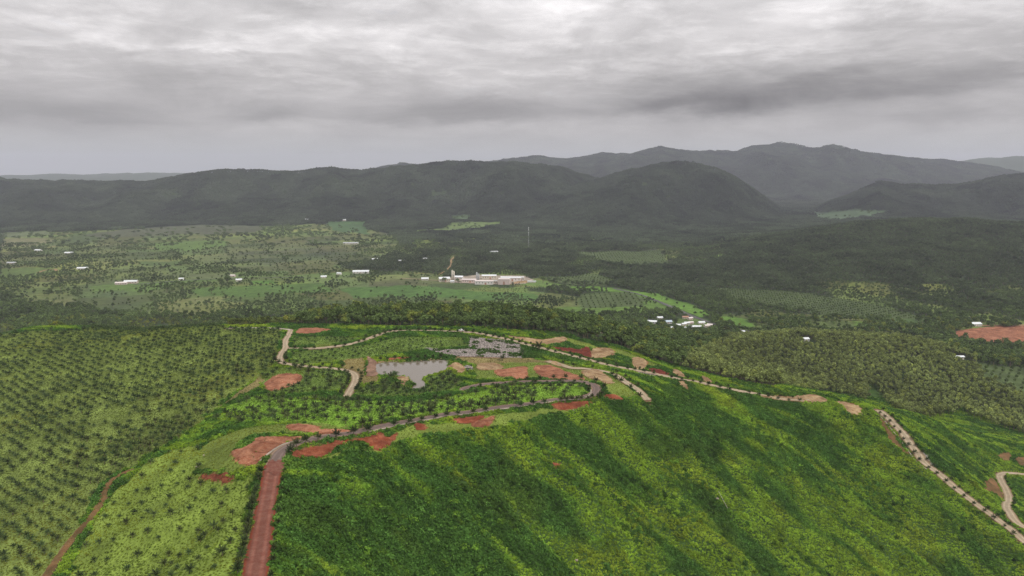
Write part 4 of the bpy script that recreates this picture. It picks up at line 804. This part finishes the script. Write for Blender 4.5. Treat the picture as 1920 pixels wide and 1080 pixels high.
OLIVE_HILL = [(1255,690),(1330,645),(1380,628),(1500,618),(1700,628),(1760,645),(1830,670),(1925,735),(2100,800),(2100,880),(1925,860),(1800,820),(1640,780),(1450,745),(1330,720)]
TREES = []     # x, y, z, kind, scale, tint, distance past the hill's back edge
x, y = lattice(-900, 900, 480, 1320, 5.0, .36); z = H(x, y); k = in_view(x, y, z, 120, 0); x, y, z = x[k], y[k], z[k]
past = np.hypot(x, y) - back_y(x, y); k = past > 5; x, y, z, past = x[k], y[k], z[k], past[k]; px, py = project(x, y, z + 4)
olive = inside(OLIVE_HILL, px, py); n = len(x); thin = RNG.random(n)
lightw = (px < 560) & (past < 170) & ~olive; slope_green = (px > 1630) & (past < 70)
keep = (olive & (thin < .92)) | (~olive & (thin < .55)) ; keep &= ~(slope_green)
keep &= ~((px > 1560) & (np.hypot(x, y) < 760) & (past < 40)); keep &= ~(inside(SITE, px, py) | ((np.hypot(x - hit(523,606)[0][0], y - hit(523,606)[0][1]) < 11)))
col, dens, orch, ppx, ppy = valley_cover(x, y, z); keep &= (orch == 0) & ~((y > 1150) & (RNG.random(n) > dens))
keep &= clear_of_houses(x, y)
x, y, z, past, px, py, olive, lightw = [a[keep] for a in (x, y, z, past, px, py, olive, lightw)]; n = len(x)
kind = np.where(olive, RNG.integers(5, 8, n), RNG.integers(0, 5, n)); nb = fbm(x / 30, y / 30, 3, 101)
g = np.where(olive, RNG.uniform(.75, 1.15, n), RNG.uniform(.65, 1.15, n)) * np.where(lightw, .62, 1.0)
g = g * np.clip(.45 + past / 26, 0, 1)
t = np.where(olive[:, None], OLIVE, np.where(lightw[:, None], LIGHTF, FOREST)) * (.55 + .9 * nb + RNG.normal(0, .16, n))[:, None]; warm = RNG.random(n) < .12; t[warm & ~olive] *= np.array([1.7, 1.4, 1.0]); t[warm & olive] *= np.array([1.25, 1.2, 1.0]); t = np.clip(t, .006, .6)
near_trees = (x, y, z, kind, g, t, past, px, py, olive, lightw)
# the trees at the front of the wood are objects of their own
front = (~olive) & (past < 60) & (px > 20) & (px < 1500) & (np.hypot(x, y) < 900)
order = np.argsort(np.where(front, past / (1 + g), 1e9)); single = np.zeros(n, bool); single[order[:min(int(front.sum()), 230)]] = True
m_ = ~single; print('near trees', n, 'front', single.sum())
scatter('woodland', src_tree, np.c_[x, y, z][m_], kind[m_], euler(n, .05)[m_], np.stack([g, g, g * RNG.uniform(.85, 1.2, n)], 1)[m_], t[m_], 'leafy woods behind the ridge and on the olive green hill', 8)
# valley trees
x, y = lattice(-1900, 1900, 1180, 2750, 8.2, .45); z = H(x, y); k = in_view(x, y, z, 100, 0) & ~((y < 1320) & (np.abs(x) < 900)); x, y, z = x[k], y[k], z[k]
col, dens, orch, px, py = valley_cover(x, y, z); k = (RNG.random(len(x)) < dens) & clear_of_houses(x, y)
clear = [hits(v[1]) for v in VROADS]
for P, v in zip(clear, VROADS):
    Q = resample(smooth_poly(P, 4, False), 6.0)
    for i in range(0, len(Q)): k &= (np.abs(x - Q[i, 0]) > v[2] / 2 + 5) | (np.abs(y - Q[i, 1]) > v[2] / 2 + 13)
x, y, z, dens = x[k], y[k], z[k], dens[k]; n = len(x); g = RNG.uniform(.55, 1.2, n) * np.where(dens > .9, 1.0, .68) * np.where(inside([(790,522),(1020,522),(1030,552),(780,552)], *project(x, y, z)), .4, 1.0); nb = fbm(x / 55, y / 80, 3, 111)
t = np.where((dens > .9)[:, None], FOREST + (np.array([.092, .122, .056]) - FOREST) * sstep(1250, 1800, y)[:, None], SCRUBT) * (.35 + 1.3 * nb + RNG.normal(0, .15, n))[:, None]
VT = (x, y, z, g, t); kind = RNG.integers(0, 5, n)
ox, oy, oz, ot = [], [], [], []
for i, (p, s, ang) in enumerate(ORCHARD):       # planted rows
    P = hits(p); c0 = P.mean(0); R_ = 900; a, b_ = np.meshgrid(np.arange(-R_, R_, s * 1.0), np.arange(-R_, R_, s * 1.7)); a = a.ravel() + RNG.normal(0, .5, a.size); b_ = b_.ravel() + RNG.normal(0, .5, a.size)
    qx = c0[0] + a * math.cos(ang) - b_ * math.sin(ang); qy = c0[1] + a * math.sin(ang) + b_ * math.cos(ang); kk = inside(P, qx, qy); ox.append(qx[kk]); oy.append(qy[kk])
ox = np.concatenate(ox); oy = np.concatenate(oy); on = len(ox)
scatter('valley_woods', src_tree, np.r_[np.c_[x, y, z], np.c_[ox, oy, H(ox, oy)]], np.r_[kind, np.full(on, 4)], euler(n + on, .05), np.repeat(np.r_[g, RNG.uniform(.42, .72, on)][:, None], 3, 1), np.clip(np.r_[t, np.array([.09, .13, .04]) * RNG.uniform(.7, 1.3, on)[:, None]], .006, 1), 'scattered trees, hedges and orchards on the valley floor', 8)
print('valley trees', n, on)
# unbroken forest on the far valley and hills
src_can = source_collection('forest_canopy', [(*canopy_mesh(200 + i), ['canopy_leaf'], None) for i in range(5)] + [(*canopy_mesh(220 + i, 22, 5, 3.0, 26, 5, 10), ['canopy_leaf'], None) for i in range(4)])
x1, y1 = lattice(-3600, 3600, 2720, 4300, 30, .3); x2, y2 = lattice(-7000, 7000, 4300, 9600, 46, .3)
sc_ = np.r_[np.full(len(x1), .72), np.full(len(x2), 1.1)]; x = np.r_[x1, x2]; y = np.r_[y1, y2]; z = H(x, y); k = in_view(x, y, z, 150, 0)
x, y, z, sc_ = x[k], y[k], z[k], sc_[k]; col, dens, orch, px, py = valley_cover(x, y, z); e = 8.0
gx_ = (H(x + e, y) - z) / e; gy_ = (H(x, y + e) - z) / e
u_ = RNG.random(len(x)); k = (u_ < dens) & (orch == 0) & clear_of_houses(x, y); full = dens > .9
# drop what faces away behind crests
vis = (-(gx_) * (-x) - gy_ * (-y) + (CAM_Z - z)) > -60; k &= vis
x, y, z, sc_, full, gx_, gy_ = [a[k] for a in (x, y, z, sc_, full, gx_, gy_)]; n = len(x); nb = fbm(x / 130, y / 200, 4, 121)
t = np.where(full[:, None], np.array([.066, .086, .048]) * (1 + .5 * (1 - sstep(2700, 4200, y)))[:, None], SCRUBT) * (.25 + 1.5 * nb + RNG.normal(0, .13, n))[:, None]  # cloud shade over the far hills is put into this darker leaf colour
az = RNG.uniform(0, 6.283, n); rot = np.stack([np.arctan(gy_), -np.arctan(gx_), np.zeros(n)], 1)
scatter('distant_forest', src_can, np.c_[x, y, z], np.where(full, RNG.integers(0, 5, n), RNG.integers(5, 9, n)), rot, np.stack([sc_, sc_, np.where(full, 1.0, .8) * RNG.uniform(.75, 1.25, n)], 1), np.clip(t, .006, 1), 'forest blanketing the far hills and mountains, coloured darker for cloud shade', 9)
print('canopy', n)

# ------------------------------------------------------------------ palms as objects
PALM_TINT = np.array([.068, .100, .036])
def ordinal(n):
    return f"{n}{'th' if 10 <= n % 100 <= 20 else {1: 'st', 2: 'nd', 3: 'rd'}.get(n % 10, 'th')}"
PALM = []
for v_ in range(4):
    fr = palm_fronds(300 + v_, 12 + v_ % 2, 2.6, 1.25)
    crown = mesh_obj('crown', *join(fr), 'palm_leaf', link=False).data; trunk = mesh_obj('trunk', *cone(1.35, .17, .13), 'palm_bark', link=False).data
    singles = [mesh_obj('frond', *f, 'palm_leaf', link=False).data for f in fr]; PALM.append((crown, trunk, singles))
for o in [o for o in bpy.data.objects if o.users_collection == () and o.name.split('.')[0] in ('crown', 'trunk', 'frond')]: bpy.data.objects.remove(o)
def part(name, me, parent, tint=None):
    o = bpy.data.objects.new(name, me); COL.objects.link(o); o.parent = parent
    if tint is not None: o['tint'] = [float(c_) for c_ in tint]
    return o
def coconut_palm(x, y, z, h, label, group, fronds=False, name='coconut_palm'):
    e = empty(name, (x, y, z), RNG.uniform(0, 6.28)); s = h / 3.6; q_ = .72 if name == 'roadside_palm' else .9; e.scale = (s * q_ * RNG.uniform(.9, 1.1),) * 2 + (s,); v_ = int(RNG.integers(0, 4)); crown, trunk, singles = PALM[v_]
    tint = PALM_TINT * (.72 if name == 'roadside_palm' else 1.0) * RNG.uniform(.6, 1.4) * np.array([RNG.uniform(.9, 1.25), 1, 1])
    part('trunk', trunk, e)
    if fronds:
        for f in singles: part('frond', f, e, tint)
    else: part('crown', crown, e, tint)
    return tag(e, label, 'palm', group)
ROWS = [  # road, side (+ right of travel), first and last fraction, spacing, offset from edge, height, label, group
 ('red_dirt_road', -1, .0, .93, 4.6, .9, 4.0, 'coconut palm from the bottom edge, in the row left of the red dirt road', 'palms left of the red dirt road'),
 ('red_dirt_road', 1, .1, .93, 9.5, 1.0, 2.4, 'small palm from the bottom edge, in the row right of the red dirt road', 'small palms right of the red dirt road'),
 ('asphalt_road', 1, .045, .56, 8.2, 1.0, 5.0, 'coconut palm from the salmon pad, along the lower edge of the paved road', 'palms below the paved road'),
 ('asphalt_road', -1, .20, .56, 6.4, 1.2, 5.4, 'coconut palm from the left, along the upper edge of the paved road', 'palms above the paved road'),
 ('asphalt_road', 1, .575, .68, 4.2, 1.6, 4.8, 'coconut palm around the outside of the hairpin bend', 'palms around the hairpin'),
 ('asphalt_road', -1, .68, .98, 9.0, 1.0, 2.9, 'small palm from the hairpin, between upper paved road and bright field', 'palms below the upper paved road'),
 ('asphalt_road', 1, .70, .88, 8.5, 1.2, 4.2, 'palm from the hairpin, between upper paved road and red pads', 'palms above the upper paved road'),
 ('ridge_road', 1, .02, .98, 7.0, .5, 4.0, 'small palm from the left, in the near row of the ridge road', 'near row of palms on the ridge road'),
 ('ridge_road', -1, .22, .98, 9.5, .7, 3.4, 'small palm from the left, in the far row of the ridge road', 'far row of palms on the ridge road'),
 ('concrete_lane', -1, .40, .95, 7.5, 1.0, 4.0, 'palm from the fork, along the upper side of the winding lane', 'palms above the winding lane'),
 ('concrete_lane', 1, .40, .98, 7.0, 1.2, 4.2, 'palm from the fork, along the lower side of the winding lane', 'palms below the winding lane'),
 ('descending_road', 1, .0, .97, 6.2, -.6, 3.6, 'small palm from the top, in the left row of the descending road', 'left row of palms on the descending road'),
 ('descending_road', -1, .0, .97, 6.2, -.2, 3.4, 'small palm from the top, in the right row of the descending road', 'right row of palms on the descending road'),
 ('hairpin_road', -1, .30, .80, 6.5, .6, 2.8, 'small palm beside the bending road at the right edge', 'palms on the bending road at right'),
 ('concrete_track', -1, .1, .95, 15.0, 1.0, 3.6, 'palm from the top, along the right side of the concrete track', 'palms right of the concrete track'),
 ('concrete_track', 1, .55, .98, 13.0, 1.4, 4.4, 'palm from the top, along the left side of the concrete track', 'palms left of the concrete track')]
w_roads['pond_edge'] = (line([(709,679),(740,677),(770,676),(800,674.5),(836,672)]), 2.6, 'tan_soil')
ROWS.append(('pond_edge', -1, .04, .98, 5.6, .8, 4.2, 'palm from the left, along the far bank of the pond', 'palms on the far pond bank'))
n_row = 0
TAKEN = []
for road, side, f0, f1, sp, off, h, lb, grp in ROWS:
    P, wd, _m = w_roads[road]; Q = resample(P, .5); m_ = len(Q); T = np.gradient(Q, axis=0); T = unit(T); Nn = np.stack([T[:, 1], -T[:, 0]], 1); i0, i1 = int(m_ * f0), int(m_ * f1); cnt = 0
    for i in range(i0, i1, max(1, int(sp / .5))):
        i = min(m_ - 1, i + int(RNG.integers(-1, 2)));  i = max(0, i)
        if RNG.random() < .06: continue
        p = Q[i] + Nn[i] * side * (wd / 2 + off + RNG.uniform(-.3, .3)); z_ = Hs(*p); qx, qy = project(p[0], p[1], z_)
        if not (-5 < qx < 1925 and qy < 1090): continue
        cnt += 1; n_row += 1; TAKEN.append(p)
        coconut_palm(p[0], p[1], z_, h * RNG.uniform(.8, 1.18), ordinal(cnt) + ' ' + lb, grp, fronds=(np.hypot(*p) < 300), name='roadside_palm')
print('roadside palms', n_row)
TAKEN = np.array(TAKEN)
fx, fy, fh, fi = [], [], [], []
for i, (P, s, h, kd) in enumerate(w_fields):
    c0 = P.mean(0); R_ = 520; ang = (.35, .62, .1, .3, .2, .1, .1)[i]; a, b_ = np.meshgrid(np.arange(-R_, R_, s), np.arange(-R_, R_, s * .9)); a = a + (np.arange(a.shape[0]) % 2)[:, None] * s / 2
    a = a.ravel() + RNG.normal(0, s * .07, a.size); b_ = b_.ravel() + RNG.normal(0, s * .07, a.size); qx = c0[0] + a * math.cos(ang) - b_ * math.sin(ang); qy = c0[1] + a * math.sin(ang) + b_ * math.cos(ang)
    k = inside(P, qx, qy); qx, qy = qx[k], qy[k]; k = (cover_at(qx, qy) == 10 + i) & (RNG.random(len(qx)) > .07 + .5 * (fbm(qx / 26, qy / 26, 2, 140) > .66)); qx, qy = qx[k], qy[k]
    for dx_, dy_ in ((2, 0), (-2, 0), (0, 2), (0, -2)):
        k = ~np.isin(cover_at(qx + dx_, qy + dy_), (1, 2, 3)); qx, qy = qx[k], qy[k]
    fx.append(qx); fy.append(qy); fh.append(h * RNG.uniform(.55, 1.3, len(qx)) * (.75 + .5 * fbm(qx / 45, qy / 45, 2, 141))); fi.append(np.full(len(qx), i))
fx, fy, fh, fi = map(np.concatenate, (fx, fy, fh, fi)); fz = H(fx, fy); px, py = project(fx, fy, fz); k = (px > -60) & (px < 1980) & (py < 1130)
fx, fy, fh, fi, fz, px, py = [a[k] for a in (fx, fy, fh, fi, fz, px, py)]
vis = (px > 6) & (px < 1914) & (py < 1074); size = np.where(vis, fh / np.hypot(fx, fy), 0); order = np.argsort(-size); ind = np.zeros(len(fx), bool); ind[order[:295]] = True
FIELD_LABEL = ['young coconut palm in the wide dull green field left of the farm track', 'young coconut palm in the grassy field between farm track and red dirt road', 'young coconut palm in the bright green strip above the paved road', 'young coconut palm in the dark plot below the pond', 'young coconut palm in the plot left of the winding lane', 'young palm in the plot under the ridge road fork', 'small palm on the terrace above the pond']
for r_, i in enumerate(order[:295]): coconut_palm(fx[i], fy[i], fz[i], fh[i], FIELD_LABEL[fi[i]], FIELD_LABEL[fi[i]].replace('young coconut palm', 'palms').replace('young palm', 'palms').replace('small palm', 'palms'), fronds=r_ < 60)
src_palm = source_collection('plantation_palms', [(*join(palm_fronds(300 + v_, 12 + v_ % 2, 2.6, 1.25) + [cone(1.35, .17, .13)]), ['palm_leaf'], None) for v_ in range(4)])
k = ~ind; n = int(k.sum()); g = fh[k] / 3.6
scatter('palm_plantation', src_palm, np.c_[fx, fy, fz][k], RNG.integers(0, 4, n), euler(n, .06), np.stack([g, g, g], 1), PALM_TINT * RNG.uniform(.65, 1.35, n)[:, None], 'hundreds of small young palms planted in rows farther off', 4)
print('field palms', len(fx))
for px_, py_, h, lb in ((1010, 657, 8.5, 'tall spreading palm beside the ridge road, the larger of two'), (980, 667, 7.0, 'tall palm at the right end of the stone bank'), (740, 709, 6.0, 'bushy palm at the pond edge by the sand spit'), (732, 710, 5.0, 'slimmer palm at the pond edge left of the bushy one'), (721, 703, 3.0, 'small lone palm at the left pond edge'), (942, 676, 5.0, 'lone palm on the slope above the red pads')):
    p = hit(px_, py_)[0]; coconut_palm(p[0], p[1], Hs(*p), h, lb, None, True, 'tall_palm')

# ------------------------------------------------------------------ trees as objects
TREE = []
for sd, kw, tk in BROAD:
    TREE.append((mesh_obj('crown', *crown_mesh(sd + 400, **kw), 'canopy_leaf', link=False).data, mesh_obj('trunk', *trunk_mesh(sd, **tk), 'bark', link=False).data))
for o in [o for o in bpy.data.objects if o.users_collection == ()  and o.name.split('.')[0] in ('crown', 'trunk')]: bpy.data.objects.remove(o)
def tree(x, y, z, kind, g, tint, label, group=None, name='leafy_tree'):
    e = empty(name, (x, y, z), RNG.uniform(0, 6.28)); e.scale = (g * RNG.uniform(.9, 1.1), g * RNG.uniform(.9, 1.1), g)
    part('trunk', TREE[kind][1], e); part('crown', TREE[kind][0], e, tint); return tag(e, label, 'tree', group)
x, y, z, kind, g, t, past, px, py, olive, lightw = near_trees
for i in np.where(single)[0]:
    a = px[i]
    lb = 'low light green tree at the edge behind the left palm field' if a < 430 else 'leafy tree around the white shed behind the left lane' if a < 640 else 'dark leafy tree in the wood behind the ridge road' if a < 1000 else 'dark leafy tree on the bank right of the sandy pads' if a < 1250 else 'leafy tree beside the far end of the ridge road'
    tree(x[i], y[i], z[i], int(kind[i]) % 5, g[i], t[i], lb, lb.replace('low light green tree', 'trees').replace('dark leafy tree', 'trees').replace('leafy tree', 'trees'))
LONE = [(63,469,1.7,'dark round tree standing beside a small white house at far left'), (323,461,1.5,'dark tree alone in a light green valley field at left'), (427,531,2.1,'broad dark tree beside the road, largest near the left houses'), (414,532,1.6,'dark tree touching the left side of the broad roadside tree'), (313,549,1.7,'dark tree in the scrub below the left road'), (343,543,1.5,'dark tree right of the scrub tree below the left road'), (397,551,1.3,'small dark tree alone in the grass below the roadside trees'), (113,545,1.6,'dark round tree in the woods at far left'), (372,526,1.0,'small round tree on the lower edge of the left road'), (1369,604,1.3,'small tree alone inside the bright green field by the highway'), (1197,600,1.2,'dark tree at the lower edge of the green field above the village'), (97,448,2.0,'dark tree clump at the edge of the pale far left field'), (600,548,1.2,'dark tree in the green scrub right of centre left'), (1018,531,1.6,'dark rounded tree at the right end of the factory lawn'), (858,529,1.0,'dark tree in front of the factory twin towers'), (833,529,1.1,'dark tree before the cream factory shed')]
for a, b_, g_, lb in LONE:
    p = hit(a, b_)[0]; tree(p[0], p[1], Hs(*p), int(RNG.integers(0, 3)), g_, FOREST * RNG.uniform(.75, 1.1), lb, name='lone_tree')

# ------------------------------------------------------------------ buildings
def box(x0, x1, y0, y1, z0, z1):
    V = [(a, b_, c_) for c_ in (z0, z1) for b_ in (y0, y1) for a in (x0, x1)]; return np.array(V, float), [(0, 2, 3, 1), (4, 5, 7, 6), (0, 1, 5, 4), (2, 6, 7, 3), (0, 4, 6, 2), (1, 3, 7, 5)]
def gable_wall(w, d, h, r):
    a, b_ = w / 2, d / 2; V = [(-a, -b_, -1.5), (a, -b_, -1.5), (a, b_, -1.5), (-a, b_, -1.5), (-a, -b_, h), (a, -b_, h), (a, b_, h), (-a, b_, h), (-a, 0, h + r), (a, 0, h + r)]
    return np.array(V, float), [(0, 1, 5, 4), (2, 3, 7, 6), (1, 2, 6, 9, 5), (3, 0, 4, 8, 7), (4, 5, 9, 8), (6, 7, 8, 9), (0, 3, 2, 1)]
def gable_roof(w, d, h, r, ov=.6, th=.18):
    a, b_ = w / 2 + ov, d / 2 + ov; dz = r * ov / (d / 2); V = []; F_ = []
    for sg in (-1, 1):
        k = len(V)
        for zz in (0.06, th + .06): V += [(-a, sg * b_, h - dz + zz), (a, sg * b_, h - dz + zz), (a, 0, h + r + zz), (-a, 0, h + r + zz)]
        F_ += [(k, k + 1, k + 2, k + 3), (k + 4, k + 5, k + 6, k + 7), (k, k + 1, k + 5, k + 4), (k + 1, k + 2, k + 6, k + 5), (k + 3, k, k + 4, k + 7)]
    return np.array(V, float), F_
def building(px_, py_, w, d, h, r, wall, roof, rz, label, cat='house', name='house', windows=3, doors=1, group=None, Y=None):
    p = hit(px_, py_)[0]; z_ = Hs(*p); e = empty(name, (p[0], p[1], z_), math.radians(rz)); tag(e, label, cat, group)
    mesh_obj('wall', *gable_wall(w, d, h, r), wall, e); mesh_obj('roof', *gable_roof(w, d, h, r, min(.8, w * .06)), roof, e)
    n_ = windows + doors
    for i in range(n_):
        xx = -w / 2 + w * (i + .5) / n_; isd = doors and i == n_ // 2; ww, z0, z1 = (min(.55, w / n_ * .3) if isd else min(.6, w / n_ * .3), -.05 if isd else h * .35, h * .72 if isd else h * .75)
        if doors and h > 5 and isd: ww, z1 = min(2.2, w / n_ * .4), h * .6
        mesh_obj('door' if isd else 'window', *box(xx - ww, xx + ww, -d / 2 - .06, -d / 2 + .02, z0, z1), 'rust_roof' if isd else 'dark_glass', e)
    return e
for hz in HOUSES: building(*hz, windows=2 if hz[2] < 16 else 4, name='house' if hz[2] < 25 else 'long_house')
for fz_ in FACTORY: building(*fz_, windows=0 if 'windowless' in fz_[-1] else 5, doors=1, cat='factory building', name='factory_building')
def cyl(r, z0, z1, n=14, r1=None):
    r1 = r if r1 is None else r1; V = [(q * math.cos(6.283 * i / n), q * math.sin(6.283 * i / n), zz) for q, zz in ((r, z0), (r1, z1)) for i in range(n)]
    return np.array(V, float), [(i, (i + 1) % n, n + (i + 1) % n, n + i) for i in range(n)] + [tuple(range(n - 1, -1, -1)), tuple(range(n, 2 * n))]
for px_, py_, r_, h_, lb in ((848,526,2.2,27,'left of the twin pale factory towers'), (851,526,2.2,25,'right of the twin pale factory towers'), (894,527,2.0,23,'taller grey tower amid the factory halls'), (897.5,527,1.9,19,'shorter grey tower amid the factory halls')):
    p = hit(px_, py_)[0]; e = empty('factory_tower', (p[0], p[1], Hs(*p))); tag(e, lb, 'tower'); mt = 'cream_wall' if px_ < 870 else 'grey_roof'
    mesh_obj('tank', *cyl(r_, -1, h_ * .86), mt, e, True); mesh_obj('cap', *cyl(r_ * 1.08, h_ * .86, h_, r1=.5), mt, e); mesh_obj('platform', *cyl(r_ * 1.35, h_ * .55, h_ * .55 + .35), 'steel', e); mesh_obj('ladder', *box(-.3, .3, -r_ - .35, -r_ - .2, 0, h_ * .86), 'steel', e)
# radio mast
p = hit(991, 467)[0]; e = empty('radio_mast', (p[0], p[1], Hs(*p))); tag(e, 'thin lattice radio mast rising from the forest behind the factory', 'mast'); HM = 42 / F_PX * np.hypot(*p)
def bar(a, b_, r_):
    a = np.array(a, float); b_ = np.array(b_, float); d_ = unit(b_ - a); s_ = unit(np.cross(d_, [.2, .7, .3])); t_ = np.cross(d_, s_); V = [c_ + (s_ * sx + t_ * sy) * r_ for c_ in (a, b_) for sx, sy in ((-1, -1), (1, -1), (1, 1), (-1, 1))]
    return np.array(V), [(0, 1, 5, 4), (1, 2, 6, 5), (2, 3, 7, 6), (3, 0, 4, 7), (3, 2, 1, 0), (4, 5, 6, 7)]
for a_ in range(3):
    c_, s_ = math.cos(2.094 * a_), math.sin(2.094 * a_)
    for k_ in range(7): mesh_obj('leg_section', *bar((1.8 * (1 - k_ / 9) * c_, 1.8 * (1 - k_ / 9) * s_, HM * k_ / 7), (1.8 * (1 - (k_ + 1) / 9) * c_, 1.8 * (1 - (k_ + 1) / 9) * s_, HM * (k_ + 1) / 7), .17), 'steel' if k_ % 2 else 'white_paint', e)
for k_ in range(14):
    f_ = lambda q: 1.8 * (1 - q / 18); a_ = 2.094 * (k_ % 3); b2 = a_ + 2.094
    mesh_obj('brace', *bar((f_(k_) * math.cos(a_), f_(k_) * math.sin(a_), HM * k_ / 14), (f_(k_ + 1) * math.cos(b2), f_(k_ + 1) * math.sin(b2), HM * (k_ + 1) / 14), .12), 'steel', e)
for zz in (.72, .84, .93): mesh_obj('antenna_panel', *box(-1.2, 1.2, -1.6, -1.2, HM * zz, HM * zz + 3), 'white_paint', e)
# pickup truck on the ridge road
p = hit(865, 621.8)[0]; q = hit(873, 622.6)[0]; e = empty('pickup_truck', (p[0], p[1], Hs(*p) + .48), math.atan2(q[1] - p[1], q[0] - p[0]) + math.pi); tag(e, 'white pickup truck parked on the ridge road', 'truck')
prof = [(-2.6, .45), (-2.6, 1.05), (-.85, 1.08), (-.80, 1.12), (-.55, 1.75), (.55, 1.78), (1.15, 1.14), (2.35, 1.02), (2.62, .82), (2.62, .42)]
V = [(a, sgn * .9, b_) for sgn in (-1, 1) for a, b_ in prof]; n = len(prof); mesh_obj('body', V, [tuple(range(n - 1, -1, -1)), tuple(range(n, 2 * n))] + [(i, (i + 1) % n, n + (i + 1) % n, n + i) for i in range(n)], 'white_paint', e)
for sg in (-1, 1):
    mesh_obj('side_window', np.array([(-.48, sg * .912, 1.2), (-.40, sg * .912, 1.62), (.45, sg * .912, 1.64), (.95, sg * .912, 1.2)]), [(0, 1, 2, 3)], 'dark_glass', e)
    mesh_obj('headlight', *box(2.56, 2.66, sg * .72 - .15, sg * .72 + .15, .68, .86), 'lamp_lens', e); mesh_obj('tail_light', *box(-2.64, -2.58, sg * .78 - .09, sg * .78 + .09, .7, 1.0), 'red_lens', e)
    for xx in (-1.65, 1.7):
        V, F_ = cyl(.40, -.14, .14, 16); tyre = mesh_obj('wheel', np.c_[V[:, 0] + xx, V[:, 2] + sg * .82, V[:, 1] + .40], F_, 'rubber', e); V, F_ = cyl(.22, -.03, .03, 12); mesh_obj('rim', np.c_[V[:, 0] + xx, V[:, 2] + sg * .96, V[:, 1] + .40], F_, 'steel', tyre)
mesh_obj('windscreen', np.array([(.62, -.8, 1.72), (.62, .8, 1.72), (1.12, .82, 1.19), (1.12, -.82, 1.19)]) + np.array([.02, 0, .01]), [(0, 1, 2, 3)], 'dark_glass', e)
mesh_obj('cargo_bed', *box(-2.5, -.95, -.75, .75, 1.07, 1.085), 'rubber', e); mesh_obj('bumper', *box(2.6, 2.72, -.88, .88, .38, .58), 'steel', e)
# a fallen bare pole and pale rocks lying on the slopes
a_ = hit(1347, 926)[0]; b_ = hit(1364, 957)[0]; tag(mesh_obj('fallen_pole', *bar((*a_, Hs(*a_) + 1.5), (*b_, Hs(*b_) + 1.2), .07), 'pale_bark'), 'bare pale pole lying on the green slope', 'pole')
for px_, py_, s_, lb in ((1345, 938, 1.0, 'pale rock beside the fallen pole on the slope'), (369, 879, .7, 'white rock in the grass above the small red scrape'), (382, 857, .5, 'white rock at the grass edge left of the salmon pad'), (1075, 772, .7, 'pale rock at the top of the thicket below the hairpin'), (1081, 1054, .8, 'pale rock low in the foreground thicket')):
    p = hit(px_, py_)[0]; V, F_ = stone(int(px_)); tag(mesh_obj('pale_rock', V * s_ + np.array([*p, Hs(*p) + .9]), F_, 'pale_concrete'), lb, 'rock')

# ------------------------------------------------------------------ hazy air
zmax = 520.0
V, F_ = box(-15500, 15500, -300, 17500, -215, zmax)
m = bpy.data.materials.new('hazy_air'); m.use_nodes = True; nt = m.node_tree; nt.nodes.clear(); out = nt.nodes.new('ShaderNodeOutputMaterial'); pv = nt.nodes.new('ShaderNodeVolumePrincipled')
pv.inputs['Color'].default_value = (.76, .77, .92, 1); pv.inputs['Density'].default_value = 5.0e-5; pv.inputs['Anisotropy'].default_value = 0.0; pv.inputs['Density Attribute'].default_value = ''
nt.links.new(pv.outputs[0], out.inputs['Volume']); MATS['hazy_air'] = m
try: m.cycles.homogeneous_volume = True
except Exception: pass
tag(mesh_obj('haze', V, F_, 'hazy_air'), 'thin grey haze over the valley', kind='stuff')
